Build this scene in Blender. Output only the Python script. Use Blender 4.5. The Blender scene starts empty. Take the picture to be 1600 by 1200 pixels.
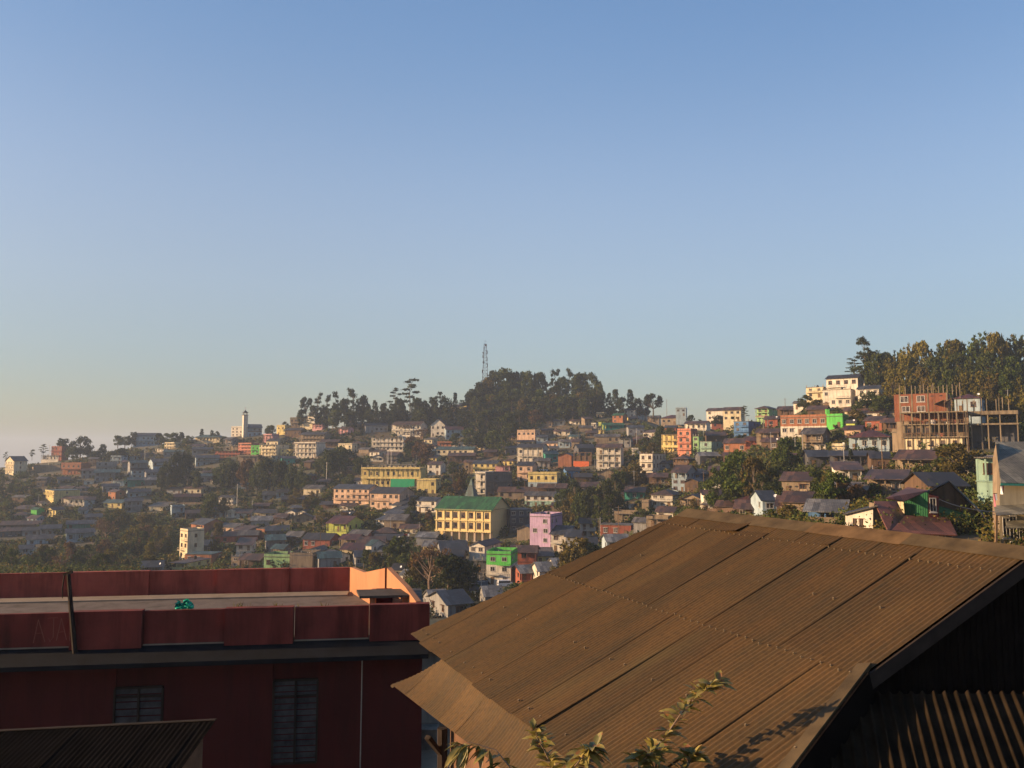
import bpy, math, random
import numpy as np
from mathutils import Vector, Matrix
random.seed(7)
RG = np.random.default_rng(11)
S = bpy.context.scene
COL = S.collection
F = 1256.0
PITCH = math.radians(4.92)
CP, SP = math.cos(PITCH), math.sin(PITCH)
def te(px, py):
    """pixel of the 1600 wide photo -> (X/Y, Z/Y) of its ray"""
    a = (px-800)/F; b = -(py-600)/F
    y = CP - b*SP; z = SP + b*CP
    return a/y, z/y
def at(px, py, Y):
    t, e = te(px, py); return Vector((t*Y, Y, e*Y))
def proj(v):
    y = v[1]*CP + v[2]*SP; z = -v[1]*SP + v[2]*CP
    return 800+F*v[0]/y, 600-F*z/y
def R(a): return math.radians(a)
SUN_EL, SUN_B = R(14), R(7)
# ------------------------------------------------------------------ materials
MATS = {}
def nodes(name):
    m = bpy.data.materials.new(name); m.use_nodes = True
    nt = m.node_tree; nt.nodes.clear()
    out = nt.nodes.new('ShaderNodeOutputMaterial')
    b = nt.nodes.new('ShaderNodeBsdfPrincipled')
    nt.links.new(b.outputs[0], out.inputs[0])
    MATS[name] = m
    return m, nt, b, out
def N(nt, t, **k):
    n = nt.nodes.new(t)
    for a, v in k.items():
        if a.startswith('i_'):
            n.inputs[int(a[2:])].default_value = v
        else: setattr(n, a, v)
    return n
def lk(nt, a, b): nt.links.new(a, b)
def noise(nt, vec, scale, detail=4, rough=.6):
    n = N(nt, 'ShaderNodeTexNoise'); n.inputs['Scale'].default_value = scale
    n.inputs['Detail'].default_value = detail; n.inputs['Roughness'].default_value = rough
    lk(nt, vec, n.inputs['Vector']); return n.outputs['Fac']
def mapping(nt, vec, sc, rot=(0,0,0)):
    n = N(nt, 'ShaderNodeMapping'); n.inputs['Scale'].default_value = sc
    n.inputs['Rotation'].default_value = rot
    lk(nt, vec, n.inputs['Vector']); return n.outputs[0]
def ramp(nt, fac, stops):
    n = N(nt, 'ShaderNodeValToRGB'); el = n.color_ramp.elements
    while len(el) > 1: el.remove(el[-1])
    for i, (p, c) in enumerate(stops):
        e = el[0] if i == 0 else el.new(p)
        e.position = p
        if not hasattr(c, '__len__'): c = (c, c, c)
        e.color = (*c[:3], 1)
    lk(nt, fac, n.inputs[0]); return n.outputs[0]
def mix(nt, fac, a, b, mode='MIX'):
    n = N(nt, 'ShaderNodeMix', data_type='RGBA', blend_type=mode)
    if hasattr(fac, 'links'): lk(nt, fac, n.inputs[0])
    else: n.inputs[0].default_value = fac
    for s, v in ((6, a), (7, b)):
        if hasattr(v, 'links'): lk(nt, v, n.inputs[s])
        else: n.inputs[s].default_value = (*v[:3], 1)
    return n.outputs[2]
def bump(nt, b, h, st, dist=.02):
    n = N(nt, 'ShaderNodeBump'); n.inputs['Strength'].default_value = st
    n.inputs['Distance'].default_value = dist
    lk(nt, h, n.inputs['Height']); lk(nt, n.outputs[0], b.inputs['Normal'])
def hsv_var(nt, c, amt):
    """colour with a per-object brightness shift"""
    oi = N(nt, 'ShaderNodeObjectInfo'); r = ramp(nt, oi.outputs['Random'], [(0, 1-amt), (1, 1+amt*.6)])
    return mix(nt, 1, c, r, 'MULTIPLY')
def plaster(name, c, dirt=.45, rough=.85, scale=.35):
    m, nt, b, o = nodes(name)
    g = N(nt, 'ShaderNodeNewGeometry').outputs['Position']
    n1 = noise(nt, g, scale, 5)
    n2 = noise(nt, mapping(nt, g, (1.6, 1.6, .18)), 1.0, 4, .7)
    k1 = ramp(nt, n1, [(.3, 1-dirt*.6), (.62, 1)])
    k2 = ramp(nt, n2, [(.3, 1-dirt), (.55, 1)])
    base = mix(nt, 1, mix(nt, 1, c, k1, 'MULTIPLY'), k2, 'MULTIPLY')
    base = hsv_var(nt, base, .12)
    lk(nt, base, b.inputs['Base Color']); b.inputs['Roughness'].default_value = rough; b.inputs['Specular IOR Level'].default_value = .2
    bump(nt, b, noise(nt, g, 9, 3), .25, .02)
    return m
def tin(name, c, rust, amt=.5, pitch=.0):
    """weathered roofing sheets: each sheet its own tone, rust patches, ribs"""
    m, nt, b, o = nodes(name)
    tc = N(nt, 'ShaderNodeTexCoord').outputs['Object']
    g = N(nt, 'ShaderNodeNewGeometry').outputs['Position']
    br = N(nt, 'ShaderNodeTexBrick'); lk(nt, tc, br.inputs['Vector'])
    br.offset = 0.0; br.inputs['Scale'].default_value = 1
    br.inputs['Brick Width'].default_value = .82; br.inputs['Row Height'].default_value = 2.3
    br.inputs['Mortar Size'].default_value = .02
    br.inputs['Color1'].default_value = (.48, .48, .48, 1); br.inputs['Color2'].default_value = (1.45, 1.42, 1.36, 1)
    br.inputs['Mortar'].default_value = (.45, .45, .45, 1)
    n1 = noise(nt, g, .3, 6, .65)
    col = mix(nt, ramp(nt, n1, [(.40, 0), (.56, amt)]), c, rust)
    n2 = noise(nt, g, 2.2, 4, .7)
    col = mix(nt, 1, col, ramp(nt, n2, [(.3, .5), (.7, 1.25)]), 'MULTIPLY')
    col = mix(nt, 1, col, br.outputs['Color'], 'MULTIPLY')
    col = hsv_var(nt, col, .22)
    lk(nt, col, b.inputs['Base Color']); b.inputs['Roughness'].default_value = .62
    w = N(nt, 'ShaderNodeTexWave'); w.inputs['Scale'].default_value = .314/.22 
    lk(nt, tc, w.inputs['Vector']); bump(nt, b, w.outputs['Fac'], .5, .03)
    return m
def flat(name, c, rough=.6, metal=0, nz=.2, spec=.12):
    m, nt, b, o = nodes(name)
    g = N(nt, 'ShaderNodeNewGeometry').outputs['Position']
    k = ramp(nt, noise(nt, g, 3, 4), [(.3, 1-nz), (.7, 1+nz*.3)])
    lk(nt, mix(nt, 1, c, k, 'MULTIPLY'), b.inputs['Base Color'])
    b.inputs['Roughness'].default_value = rough; b.inputs['Metallic'].default_value = metal; b.inputs['Specular IOR Level'].default_value = spec
    return m
WALLC = dict(w=('white', (.66, .60, .50)), c=('cream', (.66, .56, .37)), y=('yellow', (.68, .54, .22)), p=('peach', (.62, .42, .29)),
  k=('pink', (.62, .33, .34)), r=('brick red', (.30, .095, .06)), o=('orange brick', (.36, .15, .08)), t=('tan', (.25, .19, .13)),
  g=('grey', (.27, .265, .26)), b=('blue', (.09, .19, .37)), m=('mint', (.30, .44, .35)), e=('bright green', (.13, .53, .10)),
  l=('lime yellow', (.50, .56, .13)), n=('brown', (.13, .08, .05)), i=('pale blue', (.33, .41, .46)), u=('lilac', (.50, .345, .50)),
  s=('salmon', (.58, .23, .15)), d=('dark grey', (.10, .10, .11)), z=('teal', (.05, .27, .21)), f=('light green', (.30, .48, .22)), q=('dark green', (.025, .12, .045)))
for k, (n, c) in WALLC.items(): plaster('wall_'+k, tuple(q*.92 for q in c), .36 if k in 'eu' else .46)
RUST = (.19, .085, .045)
ROOFC = dict(B=('rusty brown', (.11, .066, .045), RUST, .7), M=('maroon', (.14, .038, .032), (.09, .03, .02), .5), G=('grey', (.185, .17, .15), (.12, .08, .06), .5),
  D=('dark', (.045, .043, .048), (.06, .04, .03), .4), T=('teal', (.07, .16, .16), (.08, .12, .12), .3), L=('pale grey', (.32, .33, .34), (.2, .16, .12), .4),
  N=('green', (.03, .17, .05), (.03, .13, .045), .3), C=('concrete', (.24, .215, .185), (.14, .12, .1), .6), U=('slate blue', (.065, .078, .10), (.06, .06, .08), .4))
for k, (n, c, r, a) in ROOFC.items(): tin('roof_'+k, tuple(q*.50 for q in c), tuple(q*.52 for q in r), a)
flat('concrete', (.26, .235, .20), .9, 0, .45)
flat('frame_white', (.4, .38, .35), .7); flat('frame_brown', (.10, .05, .03), .6); flat('wood', (.17, .11, .065), .8, 0, .4)
flat('rail', (.30, .26, .21), .7); flat('black_plastic', (.02, .02, .022), .45); flat('steel', (.35, .34, .34), .5, .6)
flat('dish_white', (.7, .7, .7), .4); flat('trunk', (.11, .085, .06), .9, 0, .4); flat('twig', (.2, .14, .1), .9, 0, .4)
def glass():
    m, nt, b, o = nodes('pane')
    g = N(nt, 'ShaderNodeNewGeometry').outputs['Position']
    n = N(nt, 'ShaderNodeTexVoronoi'); n.inputs['Scale'].default_value = .9; lk(nt, g, n.inputs['Vector'])
    lk(nt, ramp(nt, n.outputs['Color'], [(.3, (.012, .012, .015)), (.6, (.05, .035, .03)), (.9, (.12, .10, .09))]), b.inputs['Base Color'])
    b.inputs['Roughness'].default_value = .25
glass()
def leafmat(name, ca, cb, cc, sc=.5):
    m, nt, b, o = nodes(name)
    g = N(nt, 'ShaderNodeNewGeometry').outputs['Position']
    n1 = noise(nt, g, sc, 3); n2 = N(nt, 'ShaderNodeTexVoronoi'); n2.inputs['Scale'].default_value = 2.2; lk(nt, g, n2.inputs['Vector'])
    c = ramp(nt, n1, [(.35, ca), (.52, cb), (.68, cc)])
    c = mix(nt, 1, c, ramp(nt, n2.outputs['Color'], [(.1, .5), (.9, 1.35)]), 'MULTIPLY')
    c = hsv_var(nt, c, .3)
    lk(nt, c, b.inputs['Base Color']); b.inputs['Roughness'].default_value = .85; b.inputs['Specular IOR Level'].default_value = .12
    tr = N(nt, 'ShaderNodeBsdfTranslucent'); lk(nt, c, tr.inputs[0])
    ms = N(nt, 'ShaderNodeMixShader'); ms.inputs[0].default_value = .25
    lk(nt, b.outputs[0], ms.inputs[1]); lk(nt, tr.outputs[0], ms.inputs[2]); lk(nt, ms.outputs[0], o.inputs[0])
    return m
leafmat('leaf_dark', (.024, .034, .012), (.038, .048, .016), (.056, .060, .02))
leafmat('leaf_mid', (.042, .058, .014), (.062, .078, .018), (.092, .094, .024))
leafmat('leaf_olive', (.065, .055, .015), (.105, .082, .02), (.14, .095, .026))
leafmat('leaf_yellow', (.09, .085, .016), (.145, .122, .022), (.18, .13, .028))
leafmat('leaf_brown', (.085, .05, .024), (.125, .07, .033), (.16, .098, .045))
leafmat('leaf_green', (.042, .066, .012), (.065, .092, .017), (.10, .11, .024))
# ------------------------------------------------------------------ mesh helpers
class MB:
    def __init__(s): s.v = []; s.f = []; s.m = []
    def quad(s, a, b, c, d, mi=0):
        n = len(s.v); s.v += [tuple(a), tuple(b), tuple(c), tuple(d)]; s.f.append((n, n+1, n+2, n+3)); s.m.append(mi)
    def poly(s, pts, mi=0):
        n = len(s.v); s.v += [tuple(p) for p in pts]; s.f.append(tuple(range(n, n+len(pts)))); s.m.append(mi)
    def box(s, x0, x1, y0, y1, z0, z1, mi=0):
        n = len(s.v)
        s.v += [(x0,y0,z0),(x1,y0,z0),(x1,y1,z0),(x0,y1,z0),(x0,y0,z1),(x1,y0,z1),(x1,y1,z1),(x0,y1,z1)]
        for q in ((0,3,2,1),(4,5,6,7),(0,1,5,4),(1,2,6,5),(2,3,7,6),(3,0,4,7)):
            s.f.append(tuple(n+i for i in q)); s.m.append(mi)
    def prism(s, pts, d, mi=0):
        """extrude a planar polygon by vector d"""
        n = len(s.v); k = len(pts); d = Vector(d)
        s.v += [tuple(Vector(p)) for p in pts] + [tuple(Vector(p)+d) for p in pts]
        s.f.append(tuple(range(n, n+k))); s.f.append(tuple(reversed(range(n+k, n+2*k)))); s.m += [mi, mi]
        for i in range(k):
            j = (i+1) % k; s.f.append((n+j, n+i, n+k+i, n+k+j)); s.m.append(mi)
    def bar(s, a, b, w, h=None, mi=0):
        a, b = Vector(a), Vector(b); h = h or w
        d = (b-a).normalized(); up = Vector((0,0,1)) if abs(d.z) < .95 else Vector((0,1,0))
        x = d.cross(up).normalized()*w/2; y = x.cross(d).normalized()*h/2
        n = len(s.v)
        for p in (a, b): s.v += [tuple(p-x-y), tuple(p+x-y), tuple(p+x+y), tuple(p-x+y)]
        for q in ((3,2,1,0),(4,5,6,7),(0,1,5,4),(1,2,6,5),(2,3,7,6),(3,0,4,7)):
            s.f.append(tuple(n+i for i in q)); s.m.append(mi)
    def tube(s, pts, rs, k=6, mi=0, cap=True):
        pts = [Vector(p) for p in pts]; n0 = len(s.v)
        for i, p in enumerate(pts):
            d = (pts[min(i+1, len(pts)-1)]-pts[max(i-1, 0)]).normalized()
            up = Vector((0,0,1)) if abs(d.z) < .9 else Vector((1,0,0))
            x = d.cross(up).normalized(); y = x.cross(d)
            for j in range(k):
                a = 2*math.pi*j/k; s.v.append(tuple(p+(x*math.cos(a)+y*math.sin(a))*rs[i]))
        for i in range(len(pts)-1):
            for j in range(k):
                a = n0+i*k+j; b = n0+i*k+(j+1) % k; s.f.append((a, b, b+k, a+k)); s.m.append(mi)
        if cap:
            s.f.append(tuple(reversed(range(n0, n0+k)))); s.m.append(mi)
            s.f.append(tuple(range(n0+(len(pts)-1)*k, n0+len(pts)*k))); s.m.append(mi)
    def mesh(s, name, mats):
        me = bpy.data.meshes.new(name); me.from_pydata(s.v, [], s.f)
        for m in (mats if isinstance(mats, (list, tuple)) else [mats]): me.materials.append(MATS[m] if isinstance(m, str) else m)
        if any(s.m): me.polygons.foreach_set('material_index', s.m)
        me.update(); return me
    def build(s, name, mats, parent=None):
        return link(name, s.mesh(name, mats), parent)
def link(name, data, parent=None):
    o = bpy.data.objects.new(name, data); COL.objects.link(o)
    if parent: o.parent = parent
    return o
def tag(o, label=None, cat=None, group=None, kind=None):
    if label: o['label'] = label
    if cat: o['category'] = cat
    if group: o['group'] = group
    if kind: o['kind'] = kind
    return o
def empty(name, loc, rz=0): 
    o = bpy.data.objects.new(name, None); COL.objects.link(o); o.location = loc; o.rotation_euler = (0,0,rz); o.empty_display_size = .5
    return o
def fastmesh(name, V, Fq, mats, mi=None, smooth=False):
    """numpy vertices and equal sized faces -> mesh"""
    V = np.asarray(V, dtype=np.float32); Fq = np.asarray(Fq, dtype=np.int32); k = Fq.shape[1]
    me = bpy.data.meshes.new(name); me.vertices.add(len(V)); me.vertices.foreach_set('co', V.ravel())
    me.loops.add(Fq.size); me.loops.foreach_set('vertex_index', Fq.ravel())
    me.polygons.add(len(Fq)); me.polygons.foreach_set('loop_start', np.arange(len(Fq), dtype=np.int32)*k)
    for m in mats: me.materials.append(MATS[m] if isinstance(m, str) else m)
    if mi is not None: me.polygons.foreach_set('material_index', np.asarray(mi, dtype=np.int32))
    if smooth: me.polygons.foreach_set('use_smooth', np.ones(len(Fq), dtype=bool))
    me.update(calc_edges=True); me.validate(); return me
# ------------------------------------------------------------------ terrain
TCOL = {  # photo column: (depth, row) pairs of the ground
 -300: [(270,895),(330,872),(400,842),(460,800),(520,768),(600,752)],
 0:    [(270,890),(330,868),(400,832),(460,778),(520,747),(600,731)],
 110:  [(270,890),(330,868),(400,830),(460,776),(520,742),(600,718)],
 200:  [(270,892),(330,868),(400,826),(460,775),(520,738),(600,706),(650,696)],
 380:  [(250,897),(330,866),(380,832),(430,795),(480,756),(540,712),(600,679)],
 520:  [(160,950),(240,900),(300,862),(350,815),(400,778),(450,748),(500,714),(570,667)],
 640:  [(110,1010),(150,965),(230,905),(300,845),(350,790),(400,752),(460,726),(520,702),(570,672),(620,642)],
 760:  [(110,1000),(160,955),(230,912),(300,840),(340,793),(380,757),(430,732),(500,700),(560,665),(600,622)],
 860:  [(110,990),(150,940),(210,905),(260,868),(300,822),(340,773),(370,742),(420,714),(480,690),(550,660),(600,614)],
 935:  [(110,960),(160,915),(220,868),(260,840),(300,797),(340,757),(370,733),(420,706),(480,682),(540,655),(590,625)],
 1000: [(100,930),(150,885),(200,855),(260,815),(300,777),(340,742),(380,716),(430,692),(480,670),(540,645)],
 1100: [(80,900),(120,860),(160,832),(200,808),(250,782),(290,752),(330,716),(370,690),(420,668),(450,658)],
 1200: [(70,880),(100,840),(150,800),(200,770),(240,735),(280,707),(320,686),(370,657)],
 1300: [(60,880),(80,850),(120,805),(160,768),(200,728),(240,700),(280,660),(310,630),(330,612)],
 1450: [(50,895),(65,868),(90,826),(130,772),(170,730),(205,703),(250,665),(290,625),(325,588)],
 1600: [(45,900),(60,870),(90,822),(120,775),(160,732),(200,700),(240,655),(280,605),(320,565)],
 1900: [(45,900),(60,868),(90,815),(120,770),(160,725),(200,690),(240,645),(280,600),(320,560)]}
DROWS = np.concatenate([np.arange(0, 100, 4), np.arange(100, 660, 6), np.arange(660, 1000, 20), [1060, 1200, 1500, 2100, 3200, 4800]]).astype(float)
_px = sorted(TCOL); _T = []
for px in _px:
    ds, zs = [-50, 0, 20], [-10.5, -10.5, -10.5]
    if px >= 1100: zs = [-8.5, -8.5, -8.5]
    for d, y in TCOL[px]:
        ds.append(d); zs.append(te(px, y)[1]*d)
    d, z = ds[-1], zs[-1]
    ds += [d+25, d+120, d+300, d+700, 6000]; zs += [z-.8, z-25, -85, -110, -110]
    _T.append(np.interp(DROWS, ds, zs))
_T = np.array(_T); _tx = np.array([te(p, 700)[0] for p in _px])
TT = np.linspace(-1.0, .92, 260)
GRID = np.stack([np.interp(TT, _tx, _T[:, j]) for j in range(len(DROWS))], axis=1)   # [t, depth]
k = 5; pad = np.pad(GRID, ((k, k), (0, 0)), mode='edge'); GRID = sum(pad[i:i+len(TT)] for i in range(2*k+1))/(2*k+1)
pad = np.pad(GRID, ((0, 0), (1, 1)), mode='edge'); GRID = (pad[:, :-2]+2*pad[:, 1:-1]+pad[:, 2:])/4
def ground(X, Y):
    t = X/max(Y, 25.0)
    fi = min(max((t-TT[0])/(TT[1]-TT[0]), 0), len(TT)-1.001); i = int(fi); a = fi-i
    j = int(np.searchsorted(DROWS, Y)) - 1; j = min(max(j, 0), len(DROWS)-2)
    b = min(max((Y-DROWS[j])/(DROWS[j+1]-DROWS[j]), 0), 1)
    return float((GRID[i,j]*(1-b)+GRID[i,j+1]*b)*(1-a) + (GRID[i+1,j]*(1-b)+GRID[i+1,j+1]*b)*a)
def hit(px, py, y0=40):
    """depth at which a pixel's ray meets the ground, or the ridge depth below it"""
    t, e = te(px, py); best = (-9, 0)
    Y = y0
    while Y < 690:
        g = ground(t*Y, Y)
        if e*Y <= g: return Y
        if g/Y > best[0] and Y > 150: best = (g/Y, Y)
        Y += 2
    return best[1]
# ------------------------------------------------------------------ ground sheet
def groundmat():
    m, nt, b, o = nodes('earth')
    g = N(nt, 'ShaderNodeNewGeometry').outputs['Position']
    n1 = noise(nt, g, .035, 6, .65); n2 = noise(nt, g, .4, 5, .7); n3 = noise(nt, g, 2.5, 4, .7)
    c = ramp(nt, n1, [(.38, (.045, .045, .018)), (.5, (.085, .065, .028)), (.6, (.15, .085, .038)), (.7, (.19, .12, .06))])
    c = mix(nt, ramp(nt, n2, [(.42, 0), (.6, .85)]), c, (.04, .045, .018))
    c = mix(nt, 1, c, ramp(nt, n3, [(.3, .55), (.7, 1.25)]), 'MULTIPLY')
    lk(nt, c, b.inputs['Base Color']); b.inputs['Roughness'].default_value = .95
    bump(nt, b, n2, .6, .8)
groundmat()
def build_ground():
    nt_, nd = len(TT), len(DROWS)
    rows = np.concatenate([[-60, -30], DROWS]); V = []
    s = np.linspace(-1.05, 1.0, 300)
    for Y in rows:
        for q in s:
            X = q*(max(Y, 0)+90)
            z = ground(X, max(Y, 0))
            if 60 < Y < 700: z += .5*math.sin(X*.11+Y*.07)*math.cos(Y*.13-X*.05)
            V.append((X, Y, z))
    n = len(s); Fq = [(i*n+j, i*n+j+1, (i+1)*n+j+1, (i+1)*n+j) for i in range(len(rows)-1) for j in range(n-1)]
    o = link('terrain', fastmesh('terrain', V, Fq, ['earth'], smooth=True))
    tag(o, 'brown and green town hillside falling to a valley', 'hillside', kind='structure')
build_ground()
# ------------------------------------------------------------------ world, sun, haze, camera
w = bpy.data.worlds.new('World'); S.world = w; w.use_nodes = True
nt = w.node_tree; bg = nt.nodes['Background']
sky = nt.nodes.new('ShaderNodeTexSky'); sky.sky_type = 'NISHITA'; sky.sun_disc = False
sky.sun_elevation = SUN_EL; sky.sun_rotation = -math.pi/2 - SUN_B
sky.altitude = 1200; sky.air_density = 1.0; sky.dust_density = 1.3; sky.ozone_density = 1.6
tcw = nt.nodes.new('ShaderNodeTexCoord'); sx = nt.nodes.new('ShaderNodeSeparateXYZ'); nt.links.new(tcw.outputs['Generated'], sx.inputs[0])
hz_ = ramp(nt, sx.outputs['Z'], [(0, (0.2357, 0.2143, 0.1893)), (0.05, (0.3571, 0.3143, 0.2857)), (0.12, (0.5071, 0.4429, 0.4071)), (0.2, (0.7357, 0.5929, 0.5214)), (0.31, (0.9000, 0.7500, 0.6857)), (0.41, (0.8000, 0.7571, 0.7429)), (0.5, (0.7143, 0.7571, 0.8000)), (0.62, (0.7000, 0.7500, 0.8000))])
hz_.node.color_ramp.interpolation = 'B_SPLINE'
mr = nt.nodes.new('ShaderNodeMapRange'); mr.inputs[1].default_value = -1; mr.inputs[2].default_value = 1; nt.links.new(sx.outputs['X'], mr.inputs[0])
az_ = ramp(nt, mr.outputs[0], [(0.05, (0.6786, 0.6571, 0.6571)), (0.27, (0.7000, 0.6821, 0.6821)), (0.5, (0.9286, 0.9143, 0.9143)), (0.72, (0.6429, 0.6714, 0.7071)), (0.95, (0.5714, 0.6071, 0.6429))]); az_.node.color_ramp.interpolation = 'B_SPLINE'
vm_ = nt.nodes.new('ShaderNodeVectorMath'); vm_.operation = 'SCALE'; vm_.inputs['Scale'].default_value = 1.98
nt.links.new(mix(nt, 1, mix(nt, 1, sky.outputs[0], hz_, 'MULTIPLY'), az_, 'MULTIPLY'), vm_.inputs[0]); nt.links.new(mix(nt, 1, vm_.outputs[0], (.985, 1.0, .985), 'MULTIPLY'), bg.inputs[0]); bg.inputs[1].default_value = .092
sd = Vector((-math.cos(SUN_EL)*math.cos(SUN_B), -math.cos(SUN_EL)*math.sin(SUN_B), math.sin(SUN_EL)))
sl = bpy.data.lights.new('sun', 'SUN'); sl.energy = 5.0; sl.angle = R(.6); sl.color = (1, .67, .37)
so = bpy.data.objects.new('sun', sl); COL.objects.link(so); so.rotation_euler = sd.to_track_quat('Z', 'Y').to_euler()
cam = bpy.data.cameras.new('camera'); co = bpy.data.objects.new('camera', cam); COL.objects.link(co); S.camera = co
cam.sensor_width = 36; cam.lens = F/1600*36; cam.clip_start = .1; cam.clip_end = 20000
co.location = (0, 0, 0); co.rotation_euler = (math.pi/2+PITCH, 0, 0)
S.view_settings.view_transform = 'Standard'; S.view_settings.look = 'None'; S.view_settings.exposure = 1.15
HAZE = .00023
def haze():
    m = bpy.data.materials.new('haze_air'); m.use_nodes = True; t = m.node_tree; t.nodes.clear()
    o = t.nodes.new('ShaderNodeOutputMaterial'); v = t.nodes.new('ShaderNodeVolumePrincipled')
    v.inputs['Color'].default_value = (.56, .67, .86, 1); v.inputs['Density'].default_value = HAZE; v.inputs['Anisotropy'].default_value = .1
    t.links.new(v.outputs[0], o.inputs['Volume'])
    mb = MB(); mb.box(-5400, 5400, -70, 4850, -112, 90); ob = mb.build('haze', m)
    tag(ob, 'thin blue-grey morning haze over the valley', 'haze', kind='stuff')
haze()
S.render.engine = 'CYCLES'
cy = S.cycles; cy.use_denoising = True; cy.max_bounces = 5; cy.diffuse_bounces = 2; cy.glossy_bounces = 2; cy.transmission_bounces = 2
cy.volume_bounces = 1; cy.transparent_max_bounces = 6; cy.volume_step_rate = 1; cy.use_adaptive_sampling = True; cy.adaptive_threshold = .02
# ------------------------------------------------------------------ foreground: corrugated roof of the house on the right
def rusty_sheet():
    m, nt, b, o = nodes('old_corrugated')
    tc = N(nt, 'ShaderNodeTexCoord').outputs['Object']
    n1 = noise(nt, mapping(nt, tc, (1, .35, 1)), 1.1, 7, .75)
    n2 = noise(nt, mapping(nt, tc, (9, .35, 1)), 1.3, 4, .7)
    n3 = noise(nt, tc, 14, 5, .75); n4 = noise(nt, mapping(nt, tc, (.6, .25, 1), (0, 0, .2)), .9, 3)
    c = ramp(nt, n1, [(.33, (.155, .092, .045)), (.46, (.12, .075, .040)), (.55, (.10, .068, .040)), (.66, (.066, .05, .034))])
    c = mix(nt, ramp(nt, n2, [(.48, 0), (.68, .55)]), c, (.145, .078, .036))
    c = mix(nt, ramp(nt, n3, [(.35, .5), (.55, 0)]), c, (.055, .037, .026))
    c = mix(nt, ramp(nt, n4, [(.58, 0), (.72, .5)]), c, (.16, .12, .07))
    at_ = N(nt, 'ShaderNodeAttribute', attribute_name='sheet')
    c = mix(nt, 1, c, ramp(nt, at_.outputs['Fac'], [(0, .83), (1, 1.15)]), 'MULTIPLY')
    c = mix(nt, 1, c, (.63, .575, .36), 'MULTIPLY'); lk(nt, c, b.inputs['Base Color']); b.inputs['Roughness'].default_value = .72; b.inputs['Specular IOR Level'].default_value = .25
    bump(nt, b, n3, .35, .004)
rusty_sheet()
flat('flashing', (.078, .055, .029), .75, 0, .5); flat('flashing_rust', (.115, .070, .034), .8, 0, .5); flat('nail_lead', (.16, .12, .075), .6); flat('dark_timber', (.035, .025, .02), .9, 0, .4)
flat('shade_dark_sheet', (.021, .0145, .009), .9, 0, .5, .02); flat('shade_dark_wall', (.008, .006, .005), .9, 0, .5, .02)  # near-black colours paint in the shade under the gable and hip
A_ = at(1075, 798, 17.2)
_t = te(283, 708)[0]; r_ = Vector((-_t, -1, 0)).normalized()
hd = Vector((r_.y, -r_.x, 0)); hd = Vector((-abs(hd.x), -abs(hd.y), 0))
P23 = R(23); s_ = Vector((hd.x*math.cos(P23), hd.y*math.cos(P23), -math.sin(P23)))
n_ = r_.cross(s_).normalized(); n_ = n_ if n_.z > 0 else -n_
def phit(px, py, P0, n):
    t, e = te(px, py); d = Vector((t, 1, e)); return d*(P0.dot(n)/d.dot(n))
def uv(px, py, P0=A_, s=s_, n=n_):
    P = phit(px, py, P0, n)-P0; return P.dot(r_), P.dot(s)
def frame(o, P0, x, y, z):
    o.matrix_world = Matrix(((x.x, y.x, z.x, P0.x), (x.y, y.y, z.y, P0.y), (x.z, y.z, z.z, P0.z), (0, 0, 0, 1)))
def poly_range(poly, u):
    ys = []
    for i in range(len(poly)):
        (a, b), (c, d) = poly[i], poly[(i+1) % len(poly)]
        if (a-u)*(c-u) <= 0 and a != c: ys.append(b+(d-b)*(u-a)/(c-a))
    return (min(ys), max(ys)) if len(ys) >= 2 else None
def corrugate(poly, rows, sheetw=.76, pitch=.076, amp=.0098, seed=1, sag=None, lift=.006, per=6):
    """corrugated sheets over polygon (u,s); returns V, F, sheet attribute"""
    rnd = random.Random(seed); V, Fc, At = [], [], []
    u0 = min(p[0] for p in poly); u1 = max(p[0] for p in poly)
    du = pitch/per; k = 0; u = u0
    while u < u1-1e-6:
        ue = min(u+sheetw+.03, u1)
        for ri in range(len(rows)-1):
            a, b = rows[ri]-(.12 if ri else 0), rows[ri+1]
            k += 1; tone = rnd.random()
            la = rnd.uniform(0, lift)*(5 if rnd.random() < .12 else 1); lb = rnd.uniform(0, lift)*(9 if rnd.random() < .27 else 1); off = -.0025*ri + .003*(k % 2)
            b += rnd.uniform(-.02, .03) if ri == len(rows)-2 else 0
            nseg = 7; cols = []
            m = max(2, int(round((ue-u)/du)))
            for i in range(m+1):
                uu = u+(ue-u)*i/m; rg = poly_range(poly, min(max(uu, u0+1e-4), u1-1e-4))
                if not rg: continue
                sa, sb = max(a, rg[0]), min(b, rg[1]) if ri < len(rows)-2 else (b if abs(rg[1]-rows[-1]) < .02 else rg[1])
                if sb-sa < .02: continue
                fr = (uu-u)/(ue-u)
                col = []
                for j in range(nseg+1):
                    q = j/nseg; s = sa+(sb-sa)*q
                    z = (amp*math.cos(2*math.pi*uu/pitch) if amp < .02 else amp*(2*((1+math.cos(2*math.pi*uu/pitch))/2)**2.5-1))+off + (la*(1-q)+lb*q)*fr**2
                    z += .012*math.sin(uu*1.3+seed)*math.sin(s*.9)
                    if sag: z += sag(uu, s)
                    col.append((uu, s, z))
                cols.append(col)
            for i in range(len(cols)):
                for p in cols[i]: V.append(p); At.append(tone)
            base = len(V)-len(cols)*(nseg+1)
            for i in range(len(cols)-1):
                for j in range(nseg):
                    q = base+i*(nseg+1)+j; Fc.append((q, q+nseg+1, q+nseg+2, q+1))
        u += sheetw
    return V, Fc, At
def sheet_obj(name, V, Fc, At, mat, parent):
    me = fastmesh(name, V, Fc, [mat], smooth=True)
    if len(me.vertices) == len(At):
        a = me.attributes.new('sheet', 'FLOAT', 'POINT'); a.data.foreach_set('value', np.array(At, dtype=np.float32))
    return link(name, me, parent)
def ext(p, q, k): return (q[0]+(q[0]-p[0])*k, q[1]+(q[1]-p[1])*k)
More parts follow.
